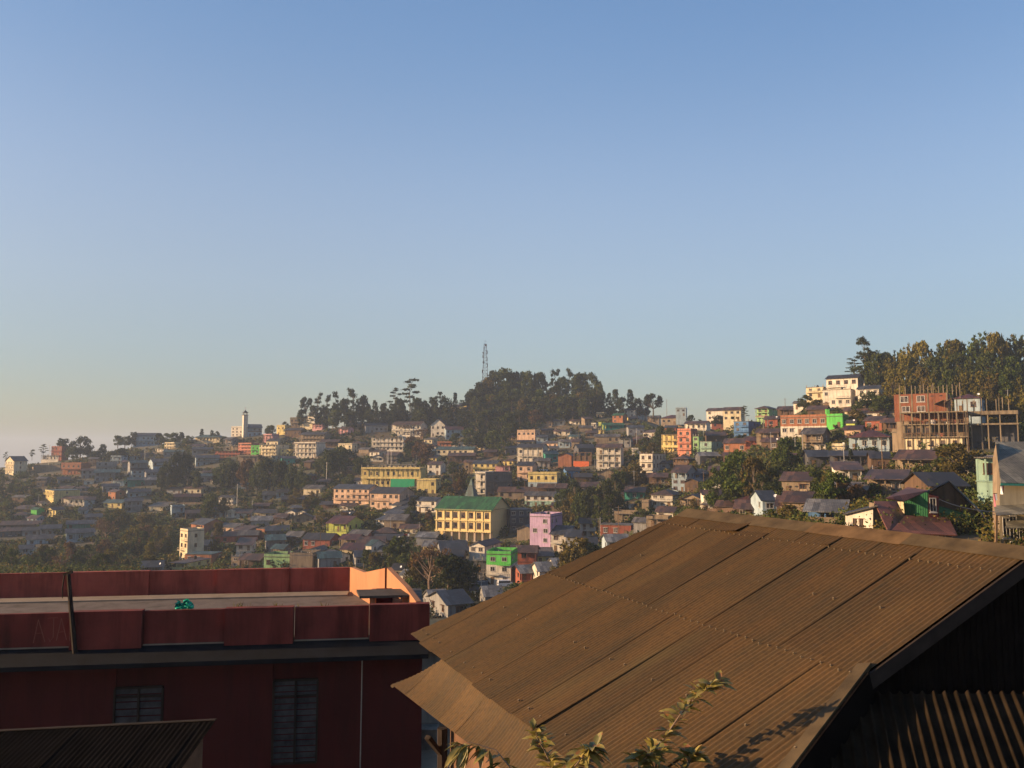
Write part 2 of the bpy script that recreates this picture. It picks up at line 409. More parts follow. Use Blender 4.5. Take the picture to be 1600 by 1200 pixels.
Buv, Cuv, Duv, Euv = uv(1612, 862), uv(1330, 1040), uv(1240, 1200), uv(640, 990)
Bx = (Buv[0], 0)
Cx = (Buv[0], Cuv[1]); EV = 6.11
Dx = ext(Cx, Duv, .9)
roofpoly = [(0, 0), Bx, Cx, Dx, (Dx[0], EV), (Euv[0], EV)]
house = empty('corrugated_roof_house', (A_.x, A_.y, -9)); tag(house, 'large rusty brown corrugated roof filling the lower right foreground', 'house')
def wparent(o, M=None):
    o.parent = house; o.matrix_parent_inverse = Matrix.Translation((-A_.x, -A_.y, 9))
V, Fc, At = corrugate(roofpoly, [0, .62, 3.17, EV], seed=3)
o = sheet_obj('roof', V, Fc, At, 'old_corrugated', None); frame(o, A_, r_, s_, n_); wparent(o)
roof_main = o
# nail heads along the laps, as small drops of lead
mb = MB(); rn = random.Random(4)
for sv in (.66, 3.2, 5.9, 1.9, 4.5):
    dense = sv in (.66, 3.2)
    uu = -1.3
    while uu < 9:
        rg = poly_range(roofpoly, uu)
        if rg and rg[0] < sv < rg[1]-.05 and (dense or rn.random() < .5):
            z = .012+.02; q = .008 if dense else .010; sj = sv+rn.uniform(-.02, .02)
            mb.box(uu-q, uu+q, sj-q, sj+q, z-.03, z-.004)
        uu += .152 if dense else .38
o = mb.build('nail_heads', 'nail_lead'); o['kind'] = 'stuff'; frame(o, A_, r_, s_, n_); wparent(o)
# ridge cap and hip cap
def cap(name, pts, wl, wr, nl, nr, mat, seed):
    rnd = random.Random(seed); mb = MB(); a, b = Vector(pts[0]), Vector(pts[1]); L = (b-a).length; d = (b-a)/L; x = 0
    while x < L:
        e = min(x+1.9, L); z = Vector((0, 0, .022+rnd.uniform(0, .012)))
        p, q = a+d*x, a+d*(e+.04)
        pl = [p+nl*wl*(1+rnd.uniform(-.06, .06))+z*.6, q+nl*wl*(1+rnd.uniform(-.06, .06))+z*.5]; pr = [p+nr*wr+z*.6, q+nr*wr+z*.5]
        mi = 1 if rnd.random() < .3 else 0
        mb.quad(p+z*1.6, q+z*1.4, pl[1], pl[0], mi); mb.quad(q+z*1.4, p+z*1.6, pr[0], pr[1], mi)
        x = e
    o = mb.build(name, ['flashing', 'flashing_rust']); wparent(o); return o
back = Vector((-hd.x*math.cos(P23), -hd.y*math.cos(P23), -math.sin(P23)))
Bw = A_+r_*Bx[0]; Cw = A_+r_*Cx[0]+s_*Cx[1]; Dw = A_+r_*Dx[0]+s_*Dx[1]
cap('ridge_cap', (A_-r_*.05, Bw+r_*.1), .30, .3, s_, back, 0, 5)
hdir = (Dw-Cw).normalized(); hl = n_.cross(hdir).normalized(); hl = hl if hl.x < 0 else -hl
# other slope, hidden behind the ridge
mb = MB(); mb.prism([A_, Bw, Bw+back*5, A_+back*5], (0, 0, -.05)); o = mb.build('rear_roof', 'flashing'); wparent(o)
# lower roof on the right, its shade put into the sheet colour
d2 = Vector((.029*math.cos(R(24)), -math.cos(R(24)), -math.sin(R(24)))).normalized()
n2 = (Dw-Cw).cross(d2).normalized(); n2 = n2 if n2.z > 0 else -n2
h2 = n2.cross(Vector((0, 0, 1))).normalized(); h2 = h2 if h2.x > 0 else -h2
d2 = n2.cross(h2); d2 = d2 if d2.z < 0 else -d2
def uv2(px, py):
    P = phit(px, py, Cw, n2)-Cw; return P.dot(h2), P.dot(d2)
q1, q2 = uv2(1645, 1046), uv2(1645, 1260)
Dq = ((Dw-Cw).dot(h2), (Dw-Cw).dot(d2))
pol2 = [(0, 0), (3.9, q1[1]*3.9/q1[0]), (3.9, 3.4), (Dq[0], 3.4), Dq]
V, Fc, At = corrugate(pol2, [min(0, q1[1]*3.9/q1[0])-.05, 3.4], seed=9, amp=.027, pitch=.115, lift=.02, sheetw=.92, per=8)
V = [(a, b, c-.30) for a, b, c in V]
o = sheet_obj('lower_roof', V, Fc, At, 'shade_dark_sheet', None)
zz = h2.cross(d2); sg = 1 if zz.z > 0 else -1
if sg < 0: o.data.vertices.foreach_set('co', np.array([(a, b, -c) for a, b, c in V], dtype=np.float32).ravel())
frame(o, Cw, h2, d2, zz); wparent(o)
cap('hip_cap', (Cw-hdir*.1, Dw), .16, .03, hl, Vector((.25, -.1, -1)).normalized(), 0, 8)
mb = MB(); mb.bar(Cw+Vector((.03, -.01, -.17)), Dw+Vector((.03, -.01, -.17)), .03, .36); o = mb.build('hip_board', 'shade_dark_wall'); wparent(o)
# gable wall under the rake, ribbed sheets, with a barge board
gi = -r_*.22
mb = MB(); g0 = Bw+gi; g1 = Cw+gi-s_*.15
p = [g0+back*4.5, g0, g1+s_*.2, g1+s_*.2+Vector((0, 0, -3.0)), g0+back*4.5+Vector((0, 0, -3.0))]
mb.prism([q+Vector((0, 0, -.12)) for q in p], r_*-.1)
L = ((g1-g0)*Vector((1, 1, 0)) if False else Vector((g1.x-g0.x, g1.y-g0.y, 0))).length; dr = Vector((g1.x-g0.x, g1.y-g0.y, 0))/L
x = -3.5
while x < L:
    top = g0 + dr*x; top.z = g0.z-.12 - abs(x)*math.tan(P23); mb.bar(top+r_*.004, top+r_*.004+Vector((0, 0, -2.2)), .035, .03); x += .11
o = mb.build('gable_wall', 'shade_dark_wall'); wparent(o)
mb = MB(); mb.bar(Bw+r_*.02-Vector((0, 0, .12)), Cw+r_*.02-Vector((0, 0, .12)), .03, .17); o = mb.build('barge_board', 'dark_timber'); wparent(o)
# flared awning along the eave
JA = uv(683, 1032); PA = R(43)
sA = Vector((hd.x*math.cos(PA), hd.y*math.cos(PA), -math.sin(PA))); nA = r_.cross(sA).normalized(); nA = nA if nA.z > 0 else -nA
P0A = A_+s_*(EV-.1)-Vector((0, 0, .05))
def uvA(px, py): P = phit(px, py, P0A, nA)-P0A; return P.dot(r_), P.dot(sA)
a1, a2 = uvA(612, 1070), uvA(790, 1200)
a3 = (7.0, a2[1]+(a2[1]-a1[1])*(7.0-a2[0])/(a2[0]-a1[0]))
a3 = (7.0, max(a3[1], .5))
polA = [(JA[0]-.05, 0), (7.0, 0), a3, a1]
Lw = max(a1[1], a3[1])
V, Fc, At = corrugate(polA, [0, Lw+.01], seed=21, sag=lambda u, s: -.05*math.sin(math.pi*min(s/max(a1[1], .1), 1))+.012*math.sin(u*2.2+.6), lift=.0022, sheetw=.8)
o = sheet_obj('awning', V, Fc, At, 'old_corrugated', None); frame(o, P0A, r_, sA, nA); wparent(o)
# house walls below
plaster('brick_wall', (.16, .085, .05), .4)
eo = A_+s_*EV
wl = eo + hd*(-.1); 
f0 = wl+r_*(JA[0]+.25); mb = MB()
zt = eo.z-.25
c0 = Vector((f0.x, f0.y, zt)); c1 = c0+r_*6.4; c2 = c1-hd*9; c3 = c0-hd*9.5
mb.prism([c0, c3, c2, c1], (0, 0, -6.5)); o = mb.build('wall', 'brick_wall'); wparent(o)
mb = MB(); tp = at(691, 1147, 14.2); mb.tube([tp+Vector((0, 0, .1)), tp+Vector((.02, 0, -3)), tp+Vector((0, 0, -6))], [.09, .085, .09], 7)
tb = tp + Vector((-.05, .1, -.1)); mb.bar(tp+Vector((0, 0, -.35)), at(668, 1152, 13.9), .1, .07)
o = mb.build('post', 'dark_timber'); wparent(o)
# ------------------------------------------------------------------ red flat roofed building on the left
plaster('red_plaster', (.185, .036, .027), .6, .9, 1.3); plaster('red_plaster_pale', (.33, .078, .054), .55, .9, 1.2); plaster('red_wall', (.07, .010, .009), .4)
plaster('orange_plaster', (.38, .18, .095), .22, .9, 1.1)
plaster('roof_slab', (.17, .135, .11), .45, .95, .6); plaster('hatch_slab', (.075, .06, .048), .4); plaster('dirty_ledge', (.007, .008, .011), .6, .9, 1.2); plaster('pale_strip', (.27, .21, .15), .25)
ZT = -4.2
def hz(px, py, z=ZT):
    t, e = te(px, py); return Vector((t*z/e, z/e, z))
NR = hz(672, 942); NL = hz(0, 958); xd = (NR-NL).normalized(); bd = Vector((-xd.y, xd.x, 0))
red = empty('flat_roof_building', NR, math.atan2(xd.y, xd.x)); tag(red, 'dark red flat-roofed building with panelled parapets, lower left foreground', 'building')
def L2(P): d = Vector(P)-NR; return Vector((d.dot(xd), d.dot(bd), d.z))
def vface(px, py, y=0):
    """pixel -> local point on the vertical plane local y"""
    t, e = te(px, py); d = Vector((t, 1, e)); Y = (NR.dot(bd)+y)/d.dot(bd); return L2(d*Y)
hp = -vface(400, 1003).z; RY = L2(hz(545, 886)).y; RX = L2(hz(547, 887)).x
zs = -.86
mb = MB(); mb.box(-34, -.1, .1, RY+.2, zs-.25, zs); mb.build('roof_slab', 'roof_slab', red)
mb = MB(); mb.box(-34, RX-.02, RY-1.15, RY-.35, zs+.002, zs+.05); mb.build('raised_strip', 'pale_strip', red)  # raised strip in a paler tone along the rear of the slab
# near parapet panels
xs = [vface(p, 950).x for p in (-380, -130, 0-10, 112, 225, 352, 460, 577)]+[0]
xs[2] = vface(-135, 950).x; xs = [-30]+[vface(p, 950).x for p in (-380, -250, -120, 112, 225, 352, 460, 577)]+[0]
for i in range(len(xs)-1):
    proud = i % 2 == 0
    mb = MB(); y0 = -.12 if proud else .0; x0, x1 = xs[i]+.001*i, xs[i+1]
    mb.box(x0+.012, x1-.012, y0, .14, -hp-(.05 if proud else -.03), 0 if proud else -.035)
    if not proud: mb.box(x0+.01, x1-.01, -.035, .0, -hp+.0, -hp+.028, 1)
    mb.build('parapet_panel', ['red_plaster', 'pale_strip'], red)
# rear parapet panels
rx = [-34]+[L2(hz(p, 888)).x for p in (-130, 16, 124, 242, 342, 452)]+[RX]
for i in range(len(rx)-1):
    proud = i % 2 == 1
    mb = MB(); mb.box(rx[i]+.001*i, rx[i+1], RY-(.10 if proud else 0), RY+.14, zs, 0 if proud else -.02); mb.build('parapet_panel', 'red_plaster_pale', red)
# right end wall with its butterfly top, following the skew end of the roof
Pa, Pb = L2(hz(547, 887)), Vector((-.35, .12, 0))
ed = (Pb-Pa); ed.z = 0; el_ = ed.length; ed.normalize(); en = Vector((-ed.y, ed.x, 0))
def eface(px, py):
    t, e = te(px, py); d = Vector((t, 1, e)); P0 = NR+xd*Pa.x+bd*Pa.y; nn = (xd*en.x+bd*en.y); Y = P0.dot(nn)/d.dot(nn); P = L2(d*Y)-Pa; return Vector((P.dot(ed), 0, P.z))
top = [eface(547, 886), eface(569, 894.5), eface(604, 887), eface(633, 917), eface(650, 940)]
mb = MB(); pts = [Pa+ed*p.x+Vector((0, 0, p.z)) for p in top]
last = pts[-1]
pts += [Vector((last.x, last.y, zs-.2)), Vector((Pa.x, Pa.y, zs-.2))]
mb.prism(pts, en*.16); o = mb.build('end_wall', 'orange_plaster', red)
mb = MB(); ra = pts[2]; mb.bar(ra-en*.02, Vector((ra.x, ra.y, zs))-en*.02, .06, .06); mb.build('corner_rib', 'red_wall', red)
# stair hatch
hy0 = 1.0
b0, b1 = vface(571, 943, hy0), vface(652, 941, hy0)
t0 = vface(571, 930, hy0).z
mb = MB(); x0, x1 = b0.x+.12, b1.x-.02
zt = vface(610, 929, hy0).z-.06; yb = hy0+1.5
mb.box(x0, x0+.14, hy0, yb, zs, zt); mb.box(x1-.42, x1-.25, hy0+.05, yb, zs, zt, 0); mb.box(x0+.14, x1-.42, yb-.12, yb, zs, zt, 1)
mb.box(x1-.25, x1-.02, hy0, hy0+.25, zs, zt-.03)
ht = mb.build('stair_hatch', ['orange_plaster', 'red_wall'], red)
mb = MB(); mb.prism([(x0-.28, hy0-.2, zt+.0), (x1+.02, hy0-.2, zt), (x1-.32, hy0+.62, zt+.05), (x0-.42, hy0+.62, zt+.05)], (0, 0, .07)); mb.build('hatch_roof', 'hatch_slab', ht)
# ledge and wall below
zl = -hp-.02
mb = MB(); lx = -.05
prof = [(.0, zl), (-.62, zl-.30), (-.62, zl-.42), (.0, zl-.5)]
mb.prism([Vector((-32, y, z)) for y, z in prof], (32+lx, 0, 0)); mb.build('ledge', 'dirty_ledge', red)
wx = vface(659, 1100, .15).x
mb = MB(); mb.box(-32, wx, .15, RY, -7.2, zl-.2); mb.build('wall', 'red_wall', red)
mb = MB()
for a_ in (180, 250, 425, 495, 985*.4375):
    pass
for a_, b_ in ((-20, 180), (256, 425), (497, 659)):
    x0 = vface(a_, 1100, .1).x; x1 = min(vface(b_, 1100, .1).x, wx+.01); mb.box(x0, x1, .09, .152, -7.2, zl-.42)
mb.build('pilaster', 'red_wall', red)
mb = MB(); xp = vface(565, 1100, .08).x; mb.tube([(xp, .06, zl-.45), (xp-.02, .06, -7)], [.018, .018], 6); mb.build('downpipe', 'steel', red)
flat('louvre', (.055, .05, .052), .5, 0, .6)
def bigwin(xa, xb, ya, yb_, nx, nz):
    p = vface(xa, ya, .1); q = vface(xb, yb_, .1); x0, x1, z1, z0 = p.x, q.x, p.z, q.z
    mb = MB(); t = .05
    mb.box(x0, x1, .06, .149, z1-t, z1); mb.box(x0, x1, .06, .149, z0, z0+t)
    for i in range(nx+1):
        x = x0+(x1-x0)*i/nx; mb.box(x-t/2, x+t/2, .055, .148, z0+t, z1-t)
    mb.box(x0+.03, x1-.03, .07, .147, z0+(z1-z0)*.8-.025, z0+(z1-z0)*.8+.025)
    f = mb.build('window', 'dark_timber', red); mb = MB()
    for i in range(nx):
        for j in range(nz):
            a = x0+(x1-x0)*i/nx+t/2; b = x0+(x1-x0)*(i+1)/nx-t/2; za = z0+(z1-z0)*j/nz; h = (z1-z0)/nz
            mb.quad((a, .10, za), (b, .10, za), (b, .13, za+h*.78), (a, .13, za+h*.78))
    mb.build('louvres', 'louvre', f)
bigwin(180, 252, 1074, 1150, 2, 7); bigwin(428, 494, 1062, 1192, 2, 14)
# scratched letters on the parapet
mb = MB(); 
def stroke(x0, y0, x1, y1, w=.018):
    a, b = vface(x0, y0, -.1225), vface(x1, y1, -.1225); mb.bar(a, b, w, .004)
for s4 in ((52, 1005, 60, 968), (60, 968, 70, 1003), (55, 990, 67, 989), (84, 966, 83, 996), (83, 996, 77, 1003), (79, 1003, 75, 997), (74, 966, 90, 965), (88, 1001, 96, 966), (96, 966, 104, 1000), (91, 988, 101, 987), (109, 966, 109, 1001)):
    stroke(*s4)
flat('scratch', (.24, .085, .06), .9); mb.build('scratched_letters', 'scratch', red)
# timber pole in front of the parapet
mb = MB(); p0 = vface(116, 1014, -.16); p1 = vface(107, 897, -.16); g0 = Vector(p0)+(Vector(p0)-Vector(p1))*1.6
W = lambda v: NR+xd*v[0]+bd*v[1]+Vector((0, 0, v[2]))
a, b = W(p0), W(p1); bottom = a+(a-b)*.1; bottom.z = zl+ZT-.1
mb.tube([b+Vector((0, 0, .0)), (a+b)/2, bottom], [.05, .06, .065], 7); mb.bar(b+Vector((-.12, 0, -.02)), b+Vector((.1, 0, .06)), .07)
mb.tube([b+Vector((-.1, -.02, -.05)), b+Vector((-.13, -.03, -.4)), b+Vector((-.1, -.05, -.62))], [.02, .015, .01], 5)
o = mb.build('timber_pole', 'dark_timber'); tag(o, 'weathered timber pole standing against the red parapet', 'pole')
# turquoise plastic bag
flat('bag_plastic', (.02, .42, .30), .4, 0, .3)
rb = random.Random(5); c = W(vface(288, 946, .2)); V = []; Fq = []; nn = 12
for i in range(nn+1):
    for j in range(nn+1):
        a, b = i/nn*2-1, j/nn; k = rb.uniform(-.045, .045)
        V.append((c.x+a*.24+k, c.y+rb.uniform(-.09, .09), c.z-.10+b*.24*(1-.35*abs(a)+.3*math.sin(a*5))+rb.uniform(-.03, .03)))
for i in range(nn):
    for j in range(nn): q = i*(nn+1)+j; Fq.append((q, q+nn+1, q+nn+2, q+1))
o = link('plastic_bag', fastmesh('plastic_bag', V, Fq, ['bag_plastic'])); tag(o, 'crumpled turquoise plastic bag lying behind the red parapet', 'bag')
# weeds behind the parapet
for i, (wx_, nb) in enumerate(((370, 9), (384, 5), (434, 7), (505, 8), (462, 4))):
    mb = MB(); c = W(vface(wx_, 950, .22)); rw = random.Random(i)
    for k in range(nb*2):
        a = rw.uniform(0, 6.28); l = rw.uniform(.1, .3); d = Vector((math.cos(a), math.sin(a), 0)); p = c+Vector((rw.uniform(-.12, .12), rw.uniform(-.05, .05), -.1))
        tip = p+d*l*.5+Vector((0, 0, l)); s = d.cross(Vector((0, 0, 1)))*.008; mb.poly([p-s, p+s, (p+tip)/2+s+Vector((0, 0, .03)), tip])
    o = mb.build('weed', 'leaf_yellow'); tag(o, ['dry grass tuft nearest the turquoise bag on the parapet', 'small tuft beside the dry grass by the bag', 'thin weed tuft midway along the parapet roof', 'weed tuft nearest the roof hatch', 'tiny weed between the two right-hand tufts'][i], 'weed', 'weeds on the flat roof')
# ------------------------------------------------------------------ low dark shed roof, bottom left
a, b = at(-60, 1146, 15.5), at(338, 1125, 15.2)
ux = (b-a); L = ux.length; ux.normalize(); dn = Vector((ux.y, -ux.x, 0)).normalized(); dn = dn if dn.y < 0 else -dn
dn = (dn*math.cos(R(14))+Vector((.0, 0, -math.sin(R(14))))).normalized(); nz = ux.cross(dn); nz = nz if nz.z > 0 else -nz
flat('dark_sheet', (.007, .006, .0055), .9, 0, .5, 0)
shed = empty('low_shed', (a.x, a.y, -9.5)); tag(shed, 'low shed with a dark corrugated roof, bottom left corner', 'shed')
V, Fc, At = corrugate([(0, 0), (L, 0), (L, 2.6), (0, 2.6)], [0, 2.6], seed=31, amp=.007, pitch=.1)
y_ = nz.cross(ux); sgn = 1 if y_.dot(dn) > 0 else -1
V = [(p[0], p[1]*sgn, p[2]) for p in V]
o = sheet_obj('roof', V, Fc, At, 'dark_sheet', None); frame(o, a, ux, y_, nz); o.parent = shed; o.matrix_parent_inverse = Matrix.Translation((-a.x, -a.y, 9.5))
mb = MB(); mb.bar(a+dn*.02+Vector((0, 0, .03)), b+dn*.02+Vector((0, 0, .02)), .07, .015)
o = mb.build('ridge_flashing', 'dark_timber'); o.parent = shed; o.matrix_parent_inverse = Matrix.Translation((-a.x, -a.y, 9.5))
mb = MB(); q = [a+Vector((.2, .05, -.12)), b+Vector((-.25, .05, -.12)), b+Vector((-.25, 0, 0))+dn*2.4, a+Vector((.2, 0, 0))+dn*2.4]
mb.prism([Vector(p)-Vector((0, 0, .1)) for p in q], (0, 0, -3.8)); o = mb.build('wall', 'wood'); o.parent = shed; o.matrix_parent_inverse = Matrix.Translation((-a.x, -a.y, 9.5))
# ------------------------------------------------------------------ yard seen in the gap between the two
ob = empty('outbuilding', at(680, 1200, 27)); tag(ob, 'pale outbuilding seen in the gap beside the dark red wall', 'outbuilding')
p0, p1 = at(655, 1029, 26), at(704, 1062, 26); O = ob.location
mb = MB(); mb.box(p0.x-.3-O.x, p1.x+1.6-O.x, 0, 2.4, -1.6, p0.z-O.z); mb.build('wall', 'wall_w', ob)
mb = MB(); mb.box(p0.x-.5-O.x, p1.x+1.9-O.x, -.25, 2.7, p0.z-O.z, p0.z-O.z+.06); mb.build('roof', 'roof_G', ob)
mb = MB(); p0, p1 = at(650, 1142, 24.6), at(682, 1171, 24.6); mb.box(p0.x-.3, p1.x, 24.6, 25.0, p1.z-.3, p0.z); mb.box(p0.x-.32, p1.x+.03, 24.56, 25.04, p0.z, p0.z+.05)
tag(mb.build('yard_wall', 'concrete'), 'grey yard wall beside the red building corner', 'wall')
mb = MB(); p = at(675, 1178, 19); p = at(675, 1172, 24.6); mb.box(p.x-3, p.x+4, 23.2, 29, p.z-.5, p.z); tag(mb.build('yard_paving', 'pale_strip'), 'pale concrete yard paving', 'paving', kind='structure')
# ------------------------------------------------------------------ leafy shrub reaching over the roof
def leafy():
    root = empty('leafy_shrub', (-.2, 7.6, -9)); tag(root, 'sunlit leafy shrub reaching up over the corrugated roof edge', 'shrub')
    inv = Matrix.Translation((.2, -7.6, 9)); rl = random.Random(12)
    st = MB(); st.tube([(-.2, 7.6, -10), (-.1, 7.8, -7), (.1, 8.2, -4.6), (.3, 8.3, -3.9)], [.07, .055, .04, .03], 7)
    lf = MB()
    def leaf(p, d, l, w):
        d = d.normalized(); side = d.cross(Vector((0, 0, 1)))
        if side.length < .1: side = Vector((1, 0, 0))
        side.normalize(); side = (side*math.cos(rl.uniform(-.8, .8))+side.cross(d)*rl.uniform(-.7, .7)).normalized(); up = side.cross(d)
        rows = [(0, .04), (.22, .75), (.45, 1), (.7, .72), (.9, .3), (1, .02)]; n0 = len(lf.v)
        for q, ww in rows:
            c = p+d*l*q+Vector((0, 0, -1))*l*.32*q*q
            lf.v += [tuple(c-side*w*ww*.5+up*w*.16*ww), tuple(c), tuple(c+side*w*ww*.5+up*w*.16*ww)]
        for i in range(len(rows)-1):
            for j in range(2): a = n0+i*3+j; lf.f.append((a, a+3, a+4, a+1)); lf.m.append(1 if rl.random() < .12 else 0)
    def branch(pix, r0, n, ls, down=0, spread=1.0):
        pts = [at(x, y, d) for x, y, d in pix]; k = len(pts)
        fine = []
        for i in range(k-1):
            for q in range(4): fine.append(pts[i].lerp(pts[i+1], q/4))
        fine.append(pts[-1]); m = len(fine)
        st.tube(fine, [r0*(1-.75*i/(m-1)) for i in range(m)], 6)
        for i in range(n):
            f = (rl.random()**.8)*(m-1.001); a = int(f); p = fine[a].lerp(fine[a+1], f-a); ax = (fine[min(a+1, m-1)]-fine[a]).normalized()
            an = rl.uniform(0, 6.28); sd_ = Vector((math.cos(an), math.sin(an)*.6, rl.uniform(-.3, .5)-down)); d = (ax*.5+sd_*spread)
            leaf(p+sd_*.02, d, ls*rl.uniform(.65, 1.15), ls*.36*rl.uniform(.8, 1.1))
        for i in range(3): leaf(fine[-1], ax+Vector((rl.uniform(-.5, .5), 0, rl.uniform(-.3, .6))), ls*rl.uniform(.7, 1), ls*.36)
    D = 8.65
    branch([(1000, 1290, 8.3), (1022, 1215, 8.5), (1030, 1165, 8.6), (1062, 1118, D), (1092, 1085, D), (1120, 1066, D)], .013, 120, .20)
    branch([(1000, 1290, 8.3), (985, 1230, 8.3), (1000, 1190, 8.4), (1020, 1172, 8.4)], .012, 90, .205)
    branch([(1060, 1290, 8.3), (1060, 1230, 8.4), (1072, 1195, 8.4), (1085, 1180, 8.4)], .01, 80, .195)
    branch([(880, 1290, 8.1), (872, 1220, 8.2), (850, 1172, 8.3), (833, 1142, 8.3)], .010, 84, .19)
    branch([(880, 1290, 8.1), (885, 1215, 8.2), (915, 1175, 8.2), (932, 1165, 8.2)], .010, 76, .205, .3)
    branch([(840, 1290, 8.1), (810, 1215, 8.2), (775, 1172, 8.3), (735, 1160, 8.3), (722, 1163, 8.3)], .008, 52, .2, .9, .6)
    for p in ((1000, 1290, 8.3), (1060, 1290, 8.3), (880, 1290, 8.1), (840, 1290, 8.1)):
        st.tube([at(*p), (.3, 8.3, -3.9)], [.014, .02], 6)
    for nm, mbx, mt in (('stem', st, 'twig'), ('leaves', lf, ['shrub_leaf', 'shrub_leaf_red'])):
        o = mbx.build(nm, mt); o.parent = root; o.matrix_parent_inverse = inv
        for p in o.data.polygons: p.use_smooth = True
def shrubmat(name, a, b2):
    m, nt, b, o = nodes(name); g = N(nt, 'ShaderNodeNewGeometry').outputs['Position']
    c = ramp(nt, noise(nt, g, 7, 2), [(.4, a), (.6, b2)]); lk(nt, c, b.inputs['Base Color']); b.inputs['Roughness'].default_value = .45
    tr = N(nt, 'ShaderNodeBsdfTranslucent'); lk(nt, c, tr.inputs[0]); ms = N(nt, 'ShaderNodeMixShader'); ms.inputs[0].default_value = .3
    lk(nt, b.outputs[0], ms.inputs[1]); lk(nt, tr.outputs[0], ms.inputs[2]); lk(nt, ms.outputs[0], o.inputs[0])
shrubmat('shrub_leaf', (.13, .12, .03), (.30, .235, .06)); shrubmat('shrub_leaf_red', (.20, .08, .03), (.26, .15, .045))
leafy()
# ------------------------------------------------------------------ houses on the hillside
LM = [(737, 810, 'the green-roofed yellow hall'), (845, 840, 'the lilac tower house'), (383, 655, 'the white church tower'),
 (758, 575, 'the lattice mast'), (1304, 655, 'the bright green house'), (1460, 660, 'the unfinished concrete block'), (618, 745, 'the long yellow terrace'),
 (604, 692, 'the white school block'), (883, 718, 'the brick gable house'), (1069, 690, 'the salmon tower house'), (1320, 605, 'the white hilltop flats'),
 (1430, 800, 'the maroon-roofed green house'), (1167, 671, 'the blue hill house'), (399, 705, 'the leaf green house'), (226, 690, 'the pale ridge hall'),
 (15, 726, 'the cream arched-gable house'), (525, 830, 'the lime yellow house'), (297, 845, 'the grey block with lit end'), (784, 887, 'the green-topped white house'),
 (78, 770, 'the yellow and teal house'), (684, 665, 'the white steep-gabled house'), (950, 715, 'the white balconied flats'), (1198, 646, 'the mint ridge house'),
 (1577, 770, 'the grey-roofed house at right edge'), (474, 700, 'the white and red flats'), (1035, 781, 'the white house with brown hip roof'), (905, 718, 'the orange tarpaulin'), (820, 712, 'the pinkish rooftop house'),
 (548, 774, 'the peach flats'), (175, 789, 'the long yellow shed'), (1008, 726, 'the white house with red bands'), (430, 870, 'the pale green house')]
USED = {}
def where(x, y, skip=None, k=0):
    c = sorted((math.hypot(x-a, (y-b)*1.3), a, b, p) for a, b, p in LM if p != skip and math.hypot(x-a, y-b) > 6)[k]
    dx, dy = x-c[1], y-c[2]
    h = 'right of' if dx > 0 else 'left of'; v = 'below' if dy > 0 else 'above'
    if abs(dx) > 2.2*abs(dy): rel = h
    elif abs(dy) > 2.2*abs(dx): rel = v
    else: rel = ('lower ' if dy > 0 else 'upper ')+h
    q = 'just ' if c[0] < 28 else ('some way ' if c[0] > 60 else '')
    return q+rel+' '+c[3]
PENDING = []
def auto_label(o, base, x, y): PENDING.append((o, base, x, y))
def finish_labels():
    seen = {}
    for o, base, x, y in PENDING:
        for k in (0, 1, 2):
            l = base+' '+where(x, y, None, k)
            if len(l.split()) > 16: l = base.replace(' with ', ', ')+' '+where(x, y, None, k).replace('some way ', '').replace('just ', '')
            if len(l.split()) > 14: l = l.replace('the ', '')
            if len(l.split()) <= 16 and l not in seen: break
        seen.setdefault(l, []).append((o, x, y))
    for l, it in seen.items():
        if len(it) == 1: it[0][0]['label'] = l; continue
        it.sort(key=lambda q: q[1]); w = ['leftmost', 'second from left', 'third from left', 'fourth from left', 'fifth from left', 'sixth from left', 'seventh from left', 'eighth from left']
        for i, (o, x, y) in enumerate(it):
            s = w[i] if i < len(w) else 'ninth or later from left'
            q_ = s+' '+l
            for cut in ('some way ', 'just ', 'crowned ', 'the '):
                if len(q_.split()) > 16: q_ = q_.replace(cut, '')
            o['label'] = ' '.join(q_.split()[:16])
WIN = {}
def winmesh(fr, kind):
    k = (fr, kind)
    if k in WIN: return WIN[k]
    mb = MB()  # 1 x 1, in the xz plane, facing -y, origin at its centre
    if kind == 'far':
        mb.box(-.5, .5, -.02, .05, -.5, .5, 1); mb.box(-.55, .55, -.05, .0, -.58, -.5, 0)
    else:
        t = .07
        mb.box(-.5, .5, -.02, .05, -.5, .5, 1)
        mb.box(-.5, -.5+t, -.07, -.021, -.5, .5); mb.box(.5-t, .5, -.07, -.021, -.5, .5); mb.box(-.5+t, .5-t, -.07, -.021, .5-t, .5); mb.box(-.5+t, .5-t, -.07, -.021, -.5, -.5+t)
        mb.box(-.03, .03, -.06, -.021, -.5+t, .5-t); mb.box(-.58, .58, -.14, -.001, -.56, -.501)
        if kind == 'hood': mb.box(-.62, .62, -.38, -.0, .53, .6)
    WIN[k] = mb.mesh('window', [fr, 'pane']); return WIN[k]
DOOR = MB(); DOOR.box(-.5, .5, -.05, .05, 0, 1); DOOR.box(-.4, .4, -.07, -.05, .06, .92, 1); DOOR = DOOR.mesh('door', ['frame_brown', 'wood'])
def addwin(par, x, y, z, w, h, face, fr, kind, nm='window'):
    o = link(nm, DOOR if nm == 'door' else winmesh(fr, kind), par); o.location = (x, y, z); o.scale = (w, 1, h)
    o.rotation_euler = (0, 0, {'f': 0, 'r': math.pi/2, 'l': -math.pi/2}[face])
    return o
def railing(mb, x0, x1, y, z, solid, h=.95):
    if solid: mb.box(x0, x1, y-.04, y+.04, z, z+h*.9, 1)
    else:
        mb.box(x0, x1, y-.03, y+.03, z+h-.07, z+h, 1); mb.box(x0, x1, y-.02, y+.02, z+.1, z+.15, 1)
        n = max(2, int((x1-x0)/.55))
        for i in range(n+1): x = x0+(x1-x0)*i/n; mb.box(x-.025, x+.025, y-.025, y+.025, z, z+h-.07, 1)
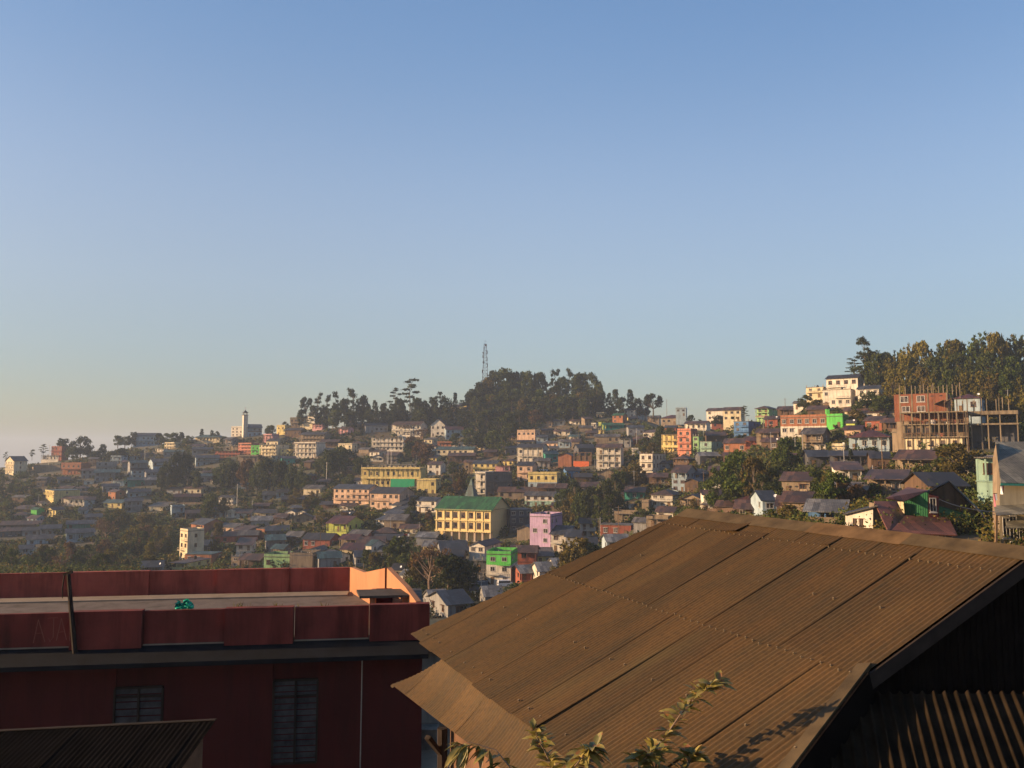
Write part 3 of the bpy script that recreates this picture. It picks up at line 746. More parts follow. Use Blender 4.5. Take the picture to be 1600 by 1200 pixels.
def roofmesh(kind, W, D, H, ov=.55, pitch=.36):
    """roof and gable pieces in local coordinates: front at y=0, depth D"""
    mb = MB(); gab = MB(); t = .09
    x0, x1 = -W/2, W/2
    if kind in 'gv':      # ridge parallel to the front
        rh = D/2*pitch; e = ov*pitch
        for (ya, yb, s) in ((-ov, D/2, 1), (D+ov, D/2, 1)):
            p = [(x0-ov, ya, H-e), (x1+ov, ya, H-e), (x1+ov, yb, H+rh), (x0-ov, yb, H+rh)]
            mb.prism(p if ya < 0 else p[::-1], (0, 0, t))
        gab.poly([(x0, 0, H), (x0, D, H), (x0, D/2, H+rh)][::-1]); gab.poly([(x1, 0, H), (x1, D, H), (x1, D/2, H+rh)])
        top = H+rh
    elif kind == 'e':     # gable end towards the viewer
        rh = W/2*pitch*1.15; e = ov*pitch*1.15
        for (xa, xb) in ((x0-ov, 0), (x1+ov, 0)):
            p = [(xa, -ov, H-e), (xb, -ov, H+rh), (xb, D+ov, H+rh), (xa, D+ov, H-e)]
            mb.prism(p if xa > 0 else p[::-1], (0, 0, t))
        gab.poly([(x0, 0, H), (x1, 0, H), (0, 0, H+rh)]); gab.poly([(x0, D, H), (x1, D, H), (0, D, H+rh)][::-1]); top = H+rh
    elif kind == 'h':
        rh = min(W, D)/2*pitch*1.1; q = min(W, D)/2; z0 = H-ov*pitch*.8
        a, b, c, d = (x0-ov, -ov, z0), (x1+ov, -ov, z0), (x1+ov, D+ov, z0), (x0-ov, D+ov, z0)
        if W >= D: r1, r2 = (x0+q, D/2, H+rh), (x1-q, D/2, H+rh)
        else: r1, r2 = (0, q, H+rh), (0, D-q, H+rh)
        if W >= D: fs = [(a, b, r2, r1), (b, c, r2), (c, d, r1, r2), (d, a, r1)]
        else: fs = [(a, b, r1), (b, c, r2, r1), (c, d, r2), (d, a, r1, r2)]
        for f in fs: mb.poly(f)
        mb.box(x0-ov, x1+ov, -ov, D+ov, z0-.1, z0-.003); top = H+rh
    elif kind == 's':     # lean-to, high side at the back
        rh = D*.2; p = [(x0-ov, -ov, H-ov*.2), (x1+ov, -ov, H-ov*.2), (x1+ov, D+ov, H+rh), (x0-ov, D+ov, H+rh)]
        mb.prism(p, (0, 0, t)); gab.poly([(x0, 0, H), (x0, D, H), (x0, D, H+rh)][::-1]); gab.poly([(x1, 0, H), (x1, D, H), (x1, D, H+rh)]); gab.poly([(x1, D, H), (x0, D, H), (x0, D, H+rh), (x1, D, H+rh)]); top = H+rh
    else:                 # f flat slab
        mb.box(x0-ov*.5, x1+ov*.5, -ov*.5, D+ov*.5, H, H+.16); top = H+.16
    return mb, gab, top
HN = {'g': 'gable roof', 'e': 'gable front', 'h': 'hip roof', 's': 'lean-to roof', 'f': 'flat roof', 'v': 'gable roof'}
NUM = {1: 'one-storey', 2: 'two-storey', 3: 'three-storey', 4: 'four-storey', 5: 'five-storey', 0: 'low'}
HOUSES = []
def house_(xl, xr, ye, yb, th, fl, wall, roof, depth=7, feat='', label=None, name=None, group='houses on the hillside', Y=None, cat=None, wcols=None, seed=None):
    rk, rc = roof[0], roof[1]; rnd = random.Random(seed if seed is not None else int(xl*31+ye*17))
    if Y is None: Y = hit((xl+xr)/2, yb)
    t0 = te((xl+xr)/2, yb)[0]
    if t0 > .12: th += math.degrees(math.atan(t0))*.95
    th_ = R(th)
    if feat == '' and fl and rnd.random() < .6: feat = rnd.choice(['v', 'b', 'V', 'v'])
    tl, eb = te(xl, yb); tr, _ = te(xr, yb); _, ee = te((xl+xr)/2, ye)
    Px = tl*Y; W = (tr*Y-Px)/(math.cos(th_)+tr*math.sin(th_))
    zb = eb*Y; H = (ee-eb)*Y
    cx, cyy = Px+math.cos(th_)*W/2, Y-math.sin(th_)*W/2
    nm = name or ('apartment_block' if fl >= 3 else ('shed' if fl == 0 else 'house'))
    root = empty(nm, (cx, cyy, zb), -th_)
    far = Y > 330
    nfl = max(1, fl); fh = H/nfl; base = -5.0 if Y > 120 else -3
    wl = wcols or wall*nfl       # colour per storey from the ground up
    V_ = [('v' in feat) or ('V' in feat and i == nfl-1) or ('P' in feat and i == 0) for i in range(nfl)]
    x0, x1 = -W/2, W/2
    fr = 'frame_brown' if rnd.random() < .55 else 'frame_white'
    if 'W' in feat: fr = 'frame_white'
    if 'R' in feat: fr = 'frame_brown'
    mats = sorted(set(wl)); mb = MB(); rec = 1.3
    for i in range(nfl):
        z0, z1 = i*fh, (i+1)*fh; mi = mats.index(wl[i])
        if i == 0: z0 = base
        y0 = rec if V_[i] else 0
        if V_[i] and i == 0: mb.box(x0, x1, 0, depth, base, -.02, mi); z0 = -.019
        ins = .004*i if i % 2 else 0
        mb.box(x0+ins, x1-ins, y0+ins, depth-ins, z0, z1-.003 if i < nfl-1 else z1-.001, mi)
        if i and rnd.random() < .6 and 'x' not in feat: mb.box(x0-.05, x1+.05, -.05 if not V_[i] else 0, depth+.05, z0-.06, z0+.06, mi)
    rmb, gab, top = roofmesh(rk, W, depth, H, ov=.35 if (rk == 'f' or W < 4) else .55, pitch=.36 if 'S' not in feat else .75)
    for f in gab.f: mb.poly([gab.v[j] for j in f], mats.index(wl[-1]))
    w = mb.build('wall', ['wall_'+c for c in mats], root)
    # gable faces whose winding may be flipped are harmless: shading is two sided
    if rk == 'f' and rc == '-': pass
    else:
        ro = rmb.build('roof', 'roof_'+(rc if rc != '-' else 'C'), root)
    if rk == 'f':
        pm = MB(); hp_ = .75; pc = 0
        if 'p' in feat or rnd.random() < .35:
            for (a, b, c, d) in ((x0, x1, 0, .12), (x0, x1, depth-.12, depth), (x0, x0+.12, .121, depth-.121), (x1-.12, x1, .121, depth-.121)): pm.box(a, b, c, d, H+.16, H+.16+hp_)
            pm.build('parapet', 'wall_'+wl[-1], root)
        if 'c' in feat or rnd.random() < .3:
            n = max(2, int(W/3)); ch = 1.0 if 'c' not in feat else rnd.uniform(1.1, 2.2)
            for i in range(n+1):
                for yy in ((.2, depth-.2) if i % 2 == 0 else (.2,)):
                    cm = MB(); x = x0+.15+(W-.3)*i/n; cm.box(x-.12, x+.12, yy-.12, yy+.12, H+.161, H+.16+ch*rnd.uniform(.6, 1)); cm.build('rooftop_column', 'concrete', root)
    # verandas and balconies
    for i in range(nfl):
        z = i*fh
        if V_[i]:
            vm = MB(); 
            if i: vm.box(x0-.1, x1+.1, -.15, rec, z-.1, z+.08)
            else: vm.box(x0-.1, x1+.1, -.15, rec, z-.018, z+.08)
            n = max(2, int(round(W/2.6)))
            for k in range(n+1): x = x0+.1+(W-.2)*k/n; vm.box(x-.1, x+.1, -.03, .17, z+.08, z+fh-.11)
            if i or 'P' not in feat: railing(vm, x0, x1, -.06, z+.08, 'o' in feat or rnd.random() < .4)
            vm.build('veranda', ['wall_'+wl[i], 'wall_'+(wl[i] if rnd.random() < .6 else 't')], root)
        elif 'b' in feat and i > 0:
            vm = MB(); bx0, bx1 = (x0, x1) if rnd.random() < .6 else ((x0, x0+W*.55) if rnd.random() < .5 else (x1-W*.55, x1))
            vm.box(bx0, bx1, -1.0, -.002, z-.1, z+.03); railing(vm, bx0+.05, bx1-.05, -.94, z+.03, 'o' in feat)
            vm.build('balcony', ['wall_'+wl[i], 'wall_'+wl[i]], root)
    # openings
    if 'x' not in feat:
        pitch_ = 2.3 if W > 14 else 2.0
        n = max(1, int(round((W-.6)/(2.6 if not far else 3.1)))); n = min(n, 12)
        kd = 'far' if far else ('hood' if rnd.random() < .4 else 'near')
        for i in range(nfl):
            y = rec if V_[i] else 0; zc = i*fh+fh*.55; wh = min(1.45, fh*.5)*rnd.uniform(.85, 1.05); ww = min(1.35, W/n*.6)*rnd.uniform(.85, 1.1)
            dr = rnd.randrange(n) if (i == 0 or V_[i]) and n > 1 else -1
            for k in range(n):
                if rnd.random() < .13: continue
                x = x0+W*(k+.5)/n + rnd.uniform(-.12, .12)
                if k == dr: addwin(root, x, y, i*fh+.01, .95, min(2.0, fh*.75), 'f', fr, kd, 'door')
                else: addwin(root, x, y-.001, zc, ww, wh, 'f', fr, kd)
            # flank facing the lens
            sgn = 1 if cx/Y*math.cos(th_) - math.sin(th_) < 0 or th > 8 else -1
            m = max(1, int(depth/3.6)) if not far else 1
            for k in range(m):
                if rnd.random() < .3: continue
                yy = depth*(k+.5)/m + (rec/2 if V_[i] else 0)
                addwin(root, (x1+.001+0.0 if sgn > 0 else x0-.001), yy, zc, .95, wh, 'r' if sgn > 0 else 'l', fr, kd)
    if 't' in feat or (Y < 460 and rk == 'f' and rnd.random() < .5):
        tx, ty = x0+W*rnd.uniform(.2, .8), depth*rnd.uniform(.4, .8)
        p = root.matrix_basis @ Vector((tx, ty, top if rk != 'f' else H+.16)) if False else Matrix.Translation((cx, cyy, zb)) @ Matrix.Rotation(-th_, 4, 'Z') @ Vector((tx, ty, (top-.3) if rk != 'f' else H+.161))
        tm = MB(); tm.tube([(0, 0, 0), (0, 0, .12), (0, 0, .85), (0, 0, 1.02), (0, 0, 1.1)], [.45, .5, .5, .25, .18], 10)
        o = tm.build('water_tank', 'black_plastic'); o.location = p
        tag(o, None, 'water tank', 'rooftop water tanks'); auto_label(o, 'small black rooftop water tank', *proj(p))
    if 'd' in feat or (Y < 360 and rnd.random() < .06):
        p = Matrix.Translation((cx, cyy, zb)) @ Matrix.Rotation(-th_, 4, 'Z') @ Vector((x1-.4, .3, H+.1))
        tm = MB(); tm.tube([(0, 0, 0), (0, 0, .55)], [.03, .03], 5); k = 10; c = Vector((0, -.15, .75)); nv = Vector((-.35, -.75, .55)).normalized(); a = nv.cross(Vector((0, 0, 1))).normalized(); b_ = a.cross(nv)
        ring = [c+(a*math.cos(6.283*q/k)+b_*math.sin(6.283*q/k))*.34+nv*.1 for q in range(k)]
        for q in range(k): tm.poly([c, ring[q], ring[(q+1) % k]], 1)
        o = tm.build('satellite_dish', ['steel', 'dish_white']); o.location = p
        tag(o, None, 'satellite dish', 'satellite dishes'); auto_label(o, 'small white satellite dish', *proj(p))
    cn = cat or ('flats' if fl >= 3 else ('shed' if fl == 0 else 'house'))
    tag(root, None, cn, group)
    if label: root['label'] = label
    else:
        wn = WALLC[wl[-1]][0]; rn_ = ROOFC[rc][0]+' ' if rc != '-' else ''
        auto_label(root, f'{NUM[fl]} {wn} {cn} with {rn_}{HN[rk]}' if fl else f'low {wn} shed with {rn_}roof', (xl+xr)/2, (ye+yb)/2)
    HOUSES.append((cx, cyy, W, depth, th_, xl, xr, ye, yb, top+zb))
    return root, W, H, zb, (cx, cyy), top
T = """
8 21 720 741 40 3 c eD 8 b|three-storey cream house with an arched gable at the far left edge
80 96 699 712 20 2 r fB 6 
64 91 712 720 15 1 w fG 6 v
95 126 725 741 10 2 o fU 9 P
52 94 727 736 8 0 t fB 3 x
70 84 765 778 48 2 y fT 13 |two-storey house with sunlit yellow front and long teal flank, far left
96 129 779 790 10 1 w gB 7 v
57 63 786 793 20 1 w gB 5 
48 57 796 806 15 0 e gN 5 x|tiny green shed among trees at the far left
72 83 796 806 30 1 y eB 6 
0 62 820 829 -15 1 n gB 8 
0 32 830 840 -20 1 d gB 7 
34 60 829 839 -20 1 g gD 7 
62 94 826 838 -25 1 g gU 8 
42 84 843 853 -32 1 i gG 8 
28 50 858 867 -25 1 i gU 7 
103 147 833 848 -30 1 i gU 8 
104 150 819 829 -25 1 z gU 8 
122 135 797 807 -20 1 i gU 7 
133 158 808 819 -25 1 g gU 8 
208 247 681 697 -12 2 i gU 14 P|pale grey-blue columned hall with slate blue roof on the left ridge
257 272 693 702 25 2 c fC 7 v
243 253 701 706 25 1 w fC 5 
239 270 722 736 -38 2 i gG 12 
150 180 722 737 -20 2 g fL 8 b
190 206 722 736 -10 1 g gB 7 
203 230 723 746 -35 3 g gT 9 v
147 186 738 753 -25 2 g gT 9 
174 192 751 761 5 1 i fC 6 
199 226 750 762 -25 1 z gT 8 
226 250 750 760 -20 1 g gL 8 
201 236 769 780 -35 1 i gU 9 
169 180 768 781 35 2 o gB 6 
161 190 785 793 12 1 y gT 8 W|long yellow one-storey shed with teal roof and lit windows, left valley
195 222 783 801 -25 2 g gU 8 
232 260 791 799 8 0 c sC 9 x
287 314 763 772 10 1 c gB 7 
272 312 776 787 -10 1 n gM 8 
205 232 735 748 -30 2 i gU 8 
160 186 760 770 -30 1 g gU 8 
228 262 738 752 -30 2 g gU 9 
255 285 730 742 -25 1 g gU 9 
306 342 715 728 -25 2 i gU 9 v
303 330 744 754 -20 1 g gT 8 
303 342 683 691 18 1 c hT 9 v
289 302 689 695 15 1 c gC 6 
361 379 668 682 20 3 w fC 8 p|small cream three-storey building beside the white church tower
372 392 694 713 22 4 s fC 9 vp|salmon pink flats with stacked verandas, below the church
359 373 697 709 20 2 t fC 7 v
336 373 705 715 15 2 r fB 8 v
392 405 698 714 15 3 e fC 8 bp|narrow leaf green house between the salmon flats and cream flats
405 430 695 718 22 4 c fC 14 v
411 424 680 694 22 2 k fC 8 v
416 434 689 698 20 1 c gD 10 
432 445 666 680 22 2 y fC 7 p
453 471 654 668 10 2 t fN 7 P
469 493 652 662 20 1 c hG 9 
481 492 645 651 20 1 w hG 5 
488 503 661 670 22 2 k fC 8 v
468 506 679 692 20 2 t gD 9 v
459 493 693 714 20 3 w fM 11 v|white flats with red window panels and verandas, left of centre
495 507 717 725 20 1 w fC 5 
475 485 722 736 15 1 n sB 5 x
529 543 670 679 22 1 k gB 8 
571 606 665 677 -15 1 g gU 12 
540 560 662 671 10 1 t gG 7 
612 656 664 681 15 2 w gB 14 v
625 641 667 682 20 2 w hB 5 
580 629 684 705 14 3 w fC 10 v|long white three-storey school block with rows of verandas
560 576 702 710 25 0 t gC 6 x
673 695 664 682 8 2 w eM 13 S|white steep-gabled chapel-like house in front of the dark trees
697 724 671 686 -12 2 i gM 12 
709 729 645 653 10 1 w gU 8 
702 716 635 643 15 1 c gB 6 
718 731 633 642 15 1 y gU 6 
682 740 702 711 12 1 c gT 9 
683 710 692 699 12 1 o fB 5 
706 731 690 698 15 1 w fC 6 b
740 756 697 704 20 1 c gB 6 
700 741 712 724 5 1 n gB 9 
590 648 726 733 16 1 c fL 6 v
551 566 751 759 25 1 w gB 8 
521 576 763 789 20 3 p gU 10 b|three-storey peach flats with dark blue-grey roof and balconies
578 624 770 793 22 2 p gD 13 bW|two-storey peach and white flats with a dark gabled roof
612 626 789 800 22 1 w sU 16 
600 616 802 813 22 1 w sU 16 
588 606 812 828 22 2 w sU 14 
510 541 817 844 20 2 l gM 13 V|lime yellow two-storey house with maroon roof
545 573 835 850 15 1 r gC 8 v
583 625 843 852 5 1 t gD 9 
500 527 788 798 10 1 n gD 7 v
531 552 790 799 12 1 w gB 6 v
650 681 839 852 5 1 g sL 6 x
600 632 812 830 10 1 t gC 10 
624 652 825 836 14 1 c gB 7 
661 690 853 861 8 1 y gL 8 
690 731 860 871 -12 1 g gU 13 
733 757 852 878 22 2 w eM 13 
739 768 876 914 12 2 d fC 8 v
760 798 866 913 12 3 w fC 9 bc|white house with bright green top storey below the lilac house|wwe
797 837 862 893 8 2 r gB 8 V
828 860 807 866 24 4 u fC 11 pcW|four-storey lilac tower house with pink trim
808 832 826 846 18 1 t eG 10 x
861 889 834 862 18 2 w gU 12 b
884 905 838 862 15 1 g gU 9 
843 868 892 905 -10 1 w gL 9 
868 892 884 897 -10 1 w gL 8 
815 846 895 908 -18 1 r gL 8 
797 832 797 832 -14 3 d fU 10 b|dark grey-blue three-storey house in the hall's shadow
820 865 774 791 14 2 w gG 8 R|white and mint two-storey house with weathered grey roof above the lilac house|mw
866 884 777 790 10 1 i gU 9 
778 842 768 778 8 1 t gB 10 
840 884 762 773 8 1 n gB 9 
739 776 724 740 16 2 y gU 8 b
742 759 740 774 18 3 w fC 12 v
759 800 741 776 -6 3 d fC 14 bp|large dark concrete house in shade behind the green spire
774 796 728 739 10 1 k fB 6 v
724 742 722 740 15 1 t gB 6 
808 836 674 690 22 2 p fC 9 pc|pinkish two-storey rooftop house with open terrace above dark-roofed flats
808 848 699 727 18 2 w gD 10 v
808 832 690 697 18 1 c gD 5 
834 858 720 731 12 1 g gG 7 v
808 832 727 751 15 2 p gD 9 b
825 870 741 765 14 2 y fU 9 o|two-storey house with yellow upper storey and dark flat roof, centre right|iy
852 872 709 724 -15 1 z gT 9 
872 893 712 731 14 2 o eD 9 x|narrow orange brick house with dark gabled roof
904 929 700 714 -8 1 d gD 11 
932 970 699 733 16 3 w gB 9 v|white three-storey flats with stacked verandas and brown roof
929 968 682 692 10 1 t gC 8 
967 985 686 700 15 1 g fC 6 
865 878 674 681 20 1 w gB 6 
878 890 674 681 20 1 w gB 6 
872 890 690 700 14 1 i gC 7 v
889 903 682 690 20 1 w gT 6 
893 905 690 702 18 1 t gB 9 
854 862 659 668 20 1 t eB 5 
864 880 658 665 20 1 w gD 6 v
889 905 658 665 20 1 w gB 6 v
932 944 646 653 20 1 c fT 6 
935 944 659 665 20 1 l fN 5 v
941 947 666 673 20 1 l fN 5 
935 943 672 679 20 1 y fC 5 v
944 975 664 672 -10 1 z gN 8 
957 973 649 661 20 2 o gN 8 
974 992 641 652 18 2 w gU 7 
990 1012 641 652 -10 2 i gU 9 
1012 1030 652 662 10 1 t gG 7 
924 931 663 669 20 1 w fC 4 
982 1006 668 682 -8 1 g gU 8 
1033 1066 653 664 15 1 t hM 9 |tan one-storey house with dark red hip roof near the ridge saddle
1056 1072 639 650 5 2 i fC 8 p
1070 1103 662 672 18 1 w gB 8 v
1104 1134 642 657 20 2 w gB 9 
1130 1158 641 658 12 2 c gB 9 
1181 1200 638 660 25 3 f hB 11 v|mint green ridge house with wide eaves and upper gallery
1147 1170 659 684 25 3 b fU 13 b|bright blue three-storey hill house stepping down the slope
1195 1215 655 668 10 1 r gB 8 
1034 1060 679 709 22 3 y fC 9 v|yellow three-storey flats adjoining the salmon tower house
1059 1080 673 713 22 4 s fC 8 bp|four-storey salmon pink tower house with grid balconies
1083 1092 682 709 15 3 f fC 7 
1094 1112 690 711 22 2 m fC 14 b
1000 1020 709 747 22 3 w fM 15 b|white three-storey house with dark red floor bands
1105 1134 680 694 -5 1 n gB 9 
1131 1165 692 709 12 1 o gB 10 
1095 1125 712 728 -15 1 d gL 8 
1050 1072 738 768 18 3 i gB 14 V
1070 1091 752 770 16 1 n eB 10 
1072 1108 740 752 -12 1 b gU 9 
1018 1051 772 792 18 2 w hB 11 b|two-storey white house with brown hip roof on the right slope
1026 1052 799 812 12 1 w gB 7 
1010 1044 811 824 12 1 t fC 6 v
1003 1014 785 804 15 2 t fC 4 x
975 1006 768 781 14 1 z gB 9 v
973 986 789 798 18 1 w fC 5 
960 996 803 817 12 1 t fC 7 P
938 986 820 838 10 1 r fC 7 b
950 984 846 862 -12 1 i gL 8 
990 1012 815 830 15 1 g gC 6 
1014 1042 745 758 5 1 n gB 8 
985 1012 745 757 5 1 n gB 8 
898 924 745 758 4 1 n gD 8 
885 906 735 747 -6 1 b gD 8 
957 968 747 754 15 0 t eB 4 x
952 972 733 739 15 0 o sC 4 
905 935 760 772 2 1 n gB 9 
940 975 772 784 4 1 n gB 9 
862 873 790 803 8 1 t gB 6 
1149 1182 781 796 16 1 t hM 8 
1120 1150 790 801 12 0 n gB 6 x
1150 1192 794 806 6 1 n gB 8 
1094 1122 789 801 12 1 w fB 5 v
1192 1216 782 800 -14 1 i gU 9 d
1182 1216 676 690 12 1 t gB 9 v
1190 1216 690 703 12 1 n gB 8 
1165 1192 688 698 8 1 r gM 8 
1220 1292 653 680 14 2 w fC 10 W|long two-storey building, brick upper floor over white ground floor|wo
1292 1317 651 669 14 1 e fC 9 pR|bright green one-storey house with tall green chimney tower
1262 1290 640 653 12 1 n gB 9 
1253 1285 678 704 14 2 t gG 11 |weathered tan two-storey timber house with grey lean roof|tt
1273 1290 695 706 12 1 w fC 4 v
1320 1345 671 687 12 1 p gM 7 
1322 1336 661 669 10 0 l gG 6 x
1327 1389 682 705 10 1 i hM 11 vW|pale mint one-storey house with maroon hip roof and long window row
1352 1378 657 672 20 1 r gB 8 
1378 1402 660 674 15 1 n gB 8 
1300 1320 698 708 10 0 c fG 4 x
1265 1297 713 731 -10 1 d gU 9 
1297 1362 712 730 5 1 d sD 6 P|dark open-fronted stalls with white posts below the maroon-roofed house
1362 1392 716 736 -5 1 n gD 8 
1222 1266 750 775 12 1 t gB 9 |low stone-walled house with rusty gable roof among the right-hand trees
1356 1412 748 775 8 1 t sB 7 V
1395 1418 676 706 20 2 t fC 7 x
1400 1460 717 742 14 1 t gB 10 |brown-roofed timber shack on the slope under the concrete frame
1455 1510 758 792 -22 1 n gD 9 x
1214 1240 716 730 10 1 r gB 8 
1214 1238 790 806 5 1 n gB 8 
1222 1262 783 803 12 1 t gB 8 
1262 1318 797 818 8 1 b gL 7 V
1260 1287 606 622 18 2 c fC 8 b
1262 1282 624 632 18 1 c fC 6 
1292 1341 592 620 16 2 w gD 9 b|white two-storey hilltop flats with dark gable roof|ww
1341 1374 608 632 14 2 w gU 8 
1286 1330 610 636 16 2 w fC 6 b
1300 1322 626 636 12 1 f gB 9 
1345 1362 597 607 14 1 w gU 7 
1286 1296 630 642 16 1 t fC 5 x
1337 1352 632 642 15 1 c fC 6 
1240 1262 630 640 15 1 w gG 6 
1215 1243 640 652 10 1 n gB 9 
1380 1400 640 655 20 1 t gB 6 
1320 1345 642 650 10 1 c gB 7 
445 470 672 682 15 1 n gD 8 
424 447 712 724 -20 2 g fC 8 
440 462 716 728 -20 1 z gU 7 
500 528 690 700 8 1 n gB 8 
506 530 704 714 0 1 d gU 8 
495 512 752 762 20 1 t gB 7 
474 500 763 773 15 1 c gG 9 |low cream house with broad grey gable roof, left of the peach flats
370 402 713 724 10 1 t fC 6 P
300 330 702 711 -12 1 g gU 8 
255 285 706 714 -10 1 g gT 7 
275 300 716 726 -20 1 i gU 8 
410 432 773 782 -10 1 g gU 9 
432 450 769 777 -15 1 i gU 8 
363 384 757 763 20 0 w gL 5 x
352 371 799 808 12 1 w eC 6 P|tiny white gabled cottage on the grassy slope above the grey block
397 432 801 810 4 1 c gD 8 P
445 461 800 808 15 1 w eD 8 
466 478 800 808 15 1 w eD 8 
428 446 808 816 5 1 n gB 8 
392 424 813 824 -8 0 g gL 9 x
400 413 826 842 22 2 o fB 5 
416 450 829 842 -15 1 d gU 9 
330 372 838 850 -12 1 r gB 9 
372 402 836 850 -10 1 r gG 9 
416 445 844 862 -20 1 g gT 9 
445 468 838 852 8 1 t gC 9 
473 515 842 857 10 1 r gD 10 |one-storey red-based house with dark roof left of the lime yellow house|rc
530 556 842 858 16 1 t gM 8 v
532 566 858 874 10 1 c gM 9 
558 600 848 862 -6 1 n gB 9 
493 503 872 886 35 1 w gU 12 
412 452 870 889 8 1 f fC 8 |pale green house with plain painted wall behind the red parapet
424 442 857 870 10 1 t gT 7 
452 488 868 888 5 1 t f- 8 cx
480 500 860 872 10 1 w eB 8 
498 532 872 888 -18 1 g gT 8 
571 580 852 876 25 2 w gT 8 
556 580 870 886 -18 1 g gU 8 
610 628 890 904 12 1 c gD 7 
625 640 898 908 20 1 w gL 6 
280 292 829 874 42 3 c fC 6.5 b|grey four-storey block with sunlit cream end wall, left valley
298 318 818 832 35 2 o gU 12 
300 330 852 868 -10 1 d gU 9 
263 288 880 890 15 1 y fB 14 
220 252 886 893 -15 1 g gU 8 
289 330 866 882 6 1 o fT 8 
361 374 870 886 10 2 t fC 6 
374 405 874 888 8 1 n gB 8 
440 474 780 790 -10 1 n gD 8 
395 420 790 798 5 1 n gB 7 
690 722 868 884 5 1 n gD 8 
676 702 944 962 -16 1 g gL 10 
700 735 944 966 -28 1 g gU 9 
735 757 922 940 5 1 i gU 8 
758 786 932 944 -10 1 g gL 8 
735 750 905 918 10 1 w fC 5 x
1108 1130 735 745 5 1 n gB 8 
1130 1150 712 722 5 1 n gB 7 
915 932 676 684 10 1 n gB 7 
905 925 668 676 10 1 t gG 7 
855 872 700 708 5 1 w gG 6 
838 855 683 692 8 1 i gU 7 
846 862 672 680 15 1 t gB 6 
790 806 700 712 -5 1 d gU 7 
756 775 706 716 5 1 n gB 7 
"""
def parse(T):
    for ln in T.strip().splitlines():
        parts = ln.split('|'); f = parts[0].split()
        label = parts[1].strip() if len(parts) > 1 and parts[1].strip() else None
        wc = parts[2].strip() if len(parts) > 2 else None
        xl, xr, ye, yb, th = map(float, f[:5]); fl = int(f[5]); dp = float(f[8]) if len(f) > 8 else 7; ft = f[9] if len(f) > 9 else ''
        if wc and len(wc) < max(1, fl): wc = wc*max(1, fl)
        if wc: wc = wc[:max(1, fl)] if len(wc) >= fl else wc
        house_(xl, xr, ye, yb, th, fl, f[6], f[7], dp, ft, label, wcols=wc)
parse(T)
# ------------------------------------------------------------------ buildings with a shape of their own
def frame_at(xl, xr, yb, th, Y):
    th_ = R(th); tl, eb = te(xl, yb); tr, _ = te(xr, yb); Px = tl*Y
    W = (tr*Y-Px)/(math.cos(th_)+tr*math.sin(th_)); zb = eb*Y
    cx, cyy = Px+math.cos(th_)*W/2, Y-math.sin(th_)*W/2
    zf = lambda row: te((xl+xr)/2, row)[1]*Y-zb
    def xf(px, y=0):      # photo column -> local x on the plane local y
        t = te(px, yb)[0]; c, s = math.cos(th_), math.sin(th_)
        # world = (cx + c*x + s*y, cyy - s*x + c*y)
        return (t*(cyy+c*y)-cx-s*y)/(c+t*s)
    return W, zb, cx, cyy, zf, xf
def thing_at(name, label, cat, cx, cy, zb, th, group='houses on the hillside'):
    o = empty(name, (cx, cy, zb), -R(th)); tag(o, label, cat, group); return o
# the hall with the green roof
Y = 297; W, zb, cx, cyy, zf, xf = frame_at(681, 767, 843, 22, Y)
hall = thing_at('hall', 'large yellow hall with green gabled roof and pillared ground floor, centre', 'hall', cx, cyy, zb, 22)
c, s = math.cos(R(22)), math.sin(R(22)); x1 = W/2
t = te(797, 840)[0]; Dp = (t*(cyy-s*x1)-cx-c*x1)/(s-t*c); Dp = max(10, min(Dp, 17))
plaster('hall_wall', (.68, .53, .25), .15); tin('hall_roof', (.02, .115, .028), (.03, .085, .03), .3); plaster('pier', (.42, .33, .24), .3)
z1, z2, z3 = zf(828), zf(811.5), zf(796)
mb = MB(); mb.box(-W/2, W/2, 0, Dp, z1, z3); mb.box(-W/2+.3, W/2-.3, 2.4, Dp-.3, -6, z1-.004); mb.build('wall', 'hall_wall', hall)
mb = MB(); mb.box(-W/2-.2, W/2+.2, -.2, Dp+.2, -6, -.02); mb.build('base', 'concrete', hall)
nb = 8
for i in range(nb):
    x = -W/2+W*(i+.0)/(nb-1)*(1-.6/W)+.3
    m = MB(); m.box(x-.36, x+.36, -.02, .75, -.019, z1-.002); m.build('pier', 'pier', hall)
for (za, zb_) in ((z1, z2), (z2, z3)):
    m = MB(); m.box(-W/2-.25, W/2+.12, -.55, .0, za-.18, za+.12)
    for i in range(nb*3): x = -W/2+W*i/(nb*3-1); m.box(x-.1, x+.1, -.45, -.0, za-.38, za-.18)
    m.build('string_course', 'hall_wall', hall)
    for i in range(nb-1):
        x = -W/2+W*(i+.5)/(nb-1); addwin(hall, x, -.001, (za+zb_)/2+.1, 1.55, (zb_-za)*.56, 'f', 'frame_brown', 'near')
    m = MB()
    for i in range(nb): x = -W/2+(W-.5)*i/(nb-1)+.25; m.box(x-.25, x+.25, -.22, .0, za+.12, zb_-.2)
    m.build('pilaster', 'hall_wall', hall)
m = MB(); m.box(-W/2-.3, W/2+.3, -.45, 0, z3-.25, z3+.25)
for i in range(40): x = -W/2+W*i/39; m.box(x-.14, x+.14, -.6, -.45, z3-.2, z3+.1)
m.box(W/2, W/2+.35, 0, Dp, z3-.2, z3+.12); m.box(W/2, W/2+.18, 0, Dp, z2-.1, z2+.1); m.build('cornice', 'hall_wall', hall)
rmb, gab, top = roofmesh('g', W, Dp, z3+.3, ov=.75, pitch=(zf(771)-z3)/(Dp/2)*.72)
rmb.build('roof', 'hall_roof', hall); gab.build('gable', 'hall_wall', hall)
xs_, zt = xf(737, Dp*.75), zf(748); m = MB(); b = 2.2; zb0 = zf(783)
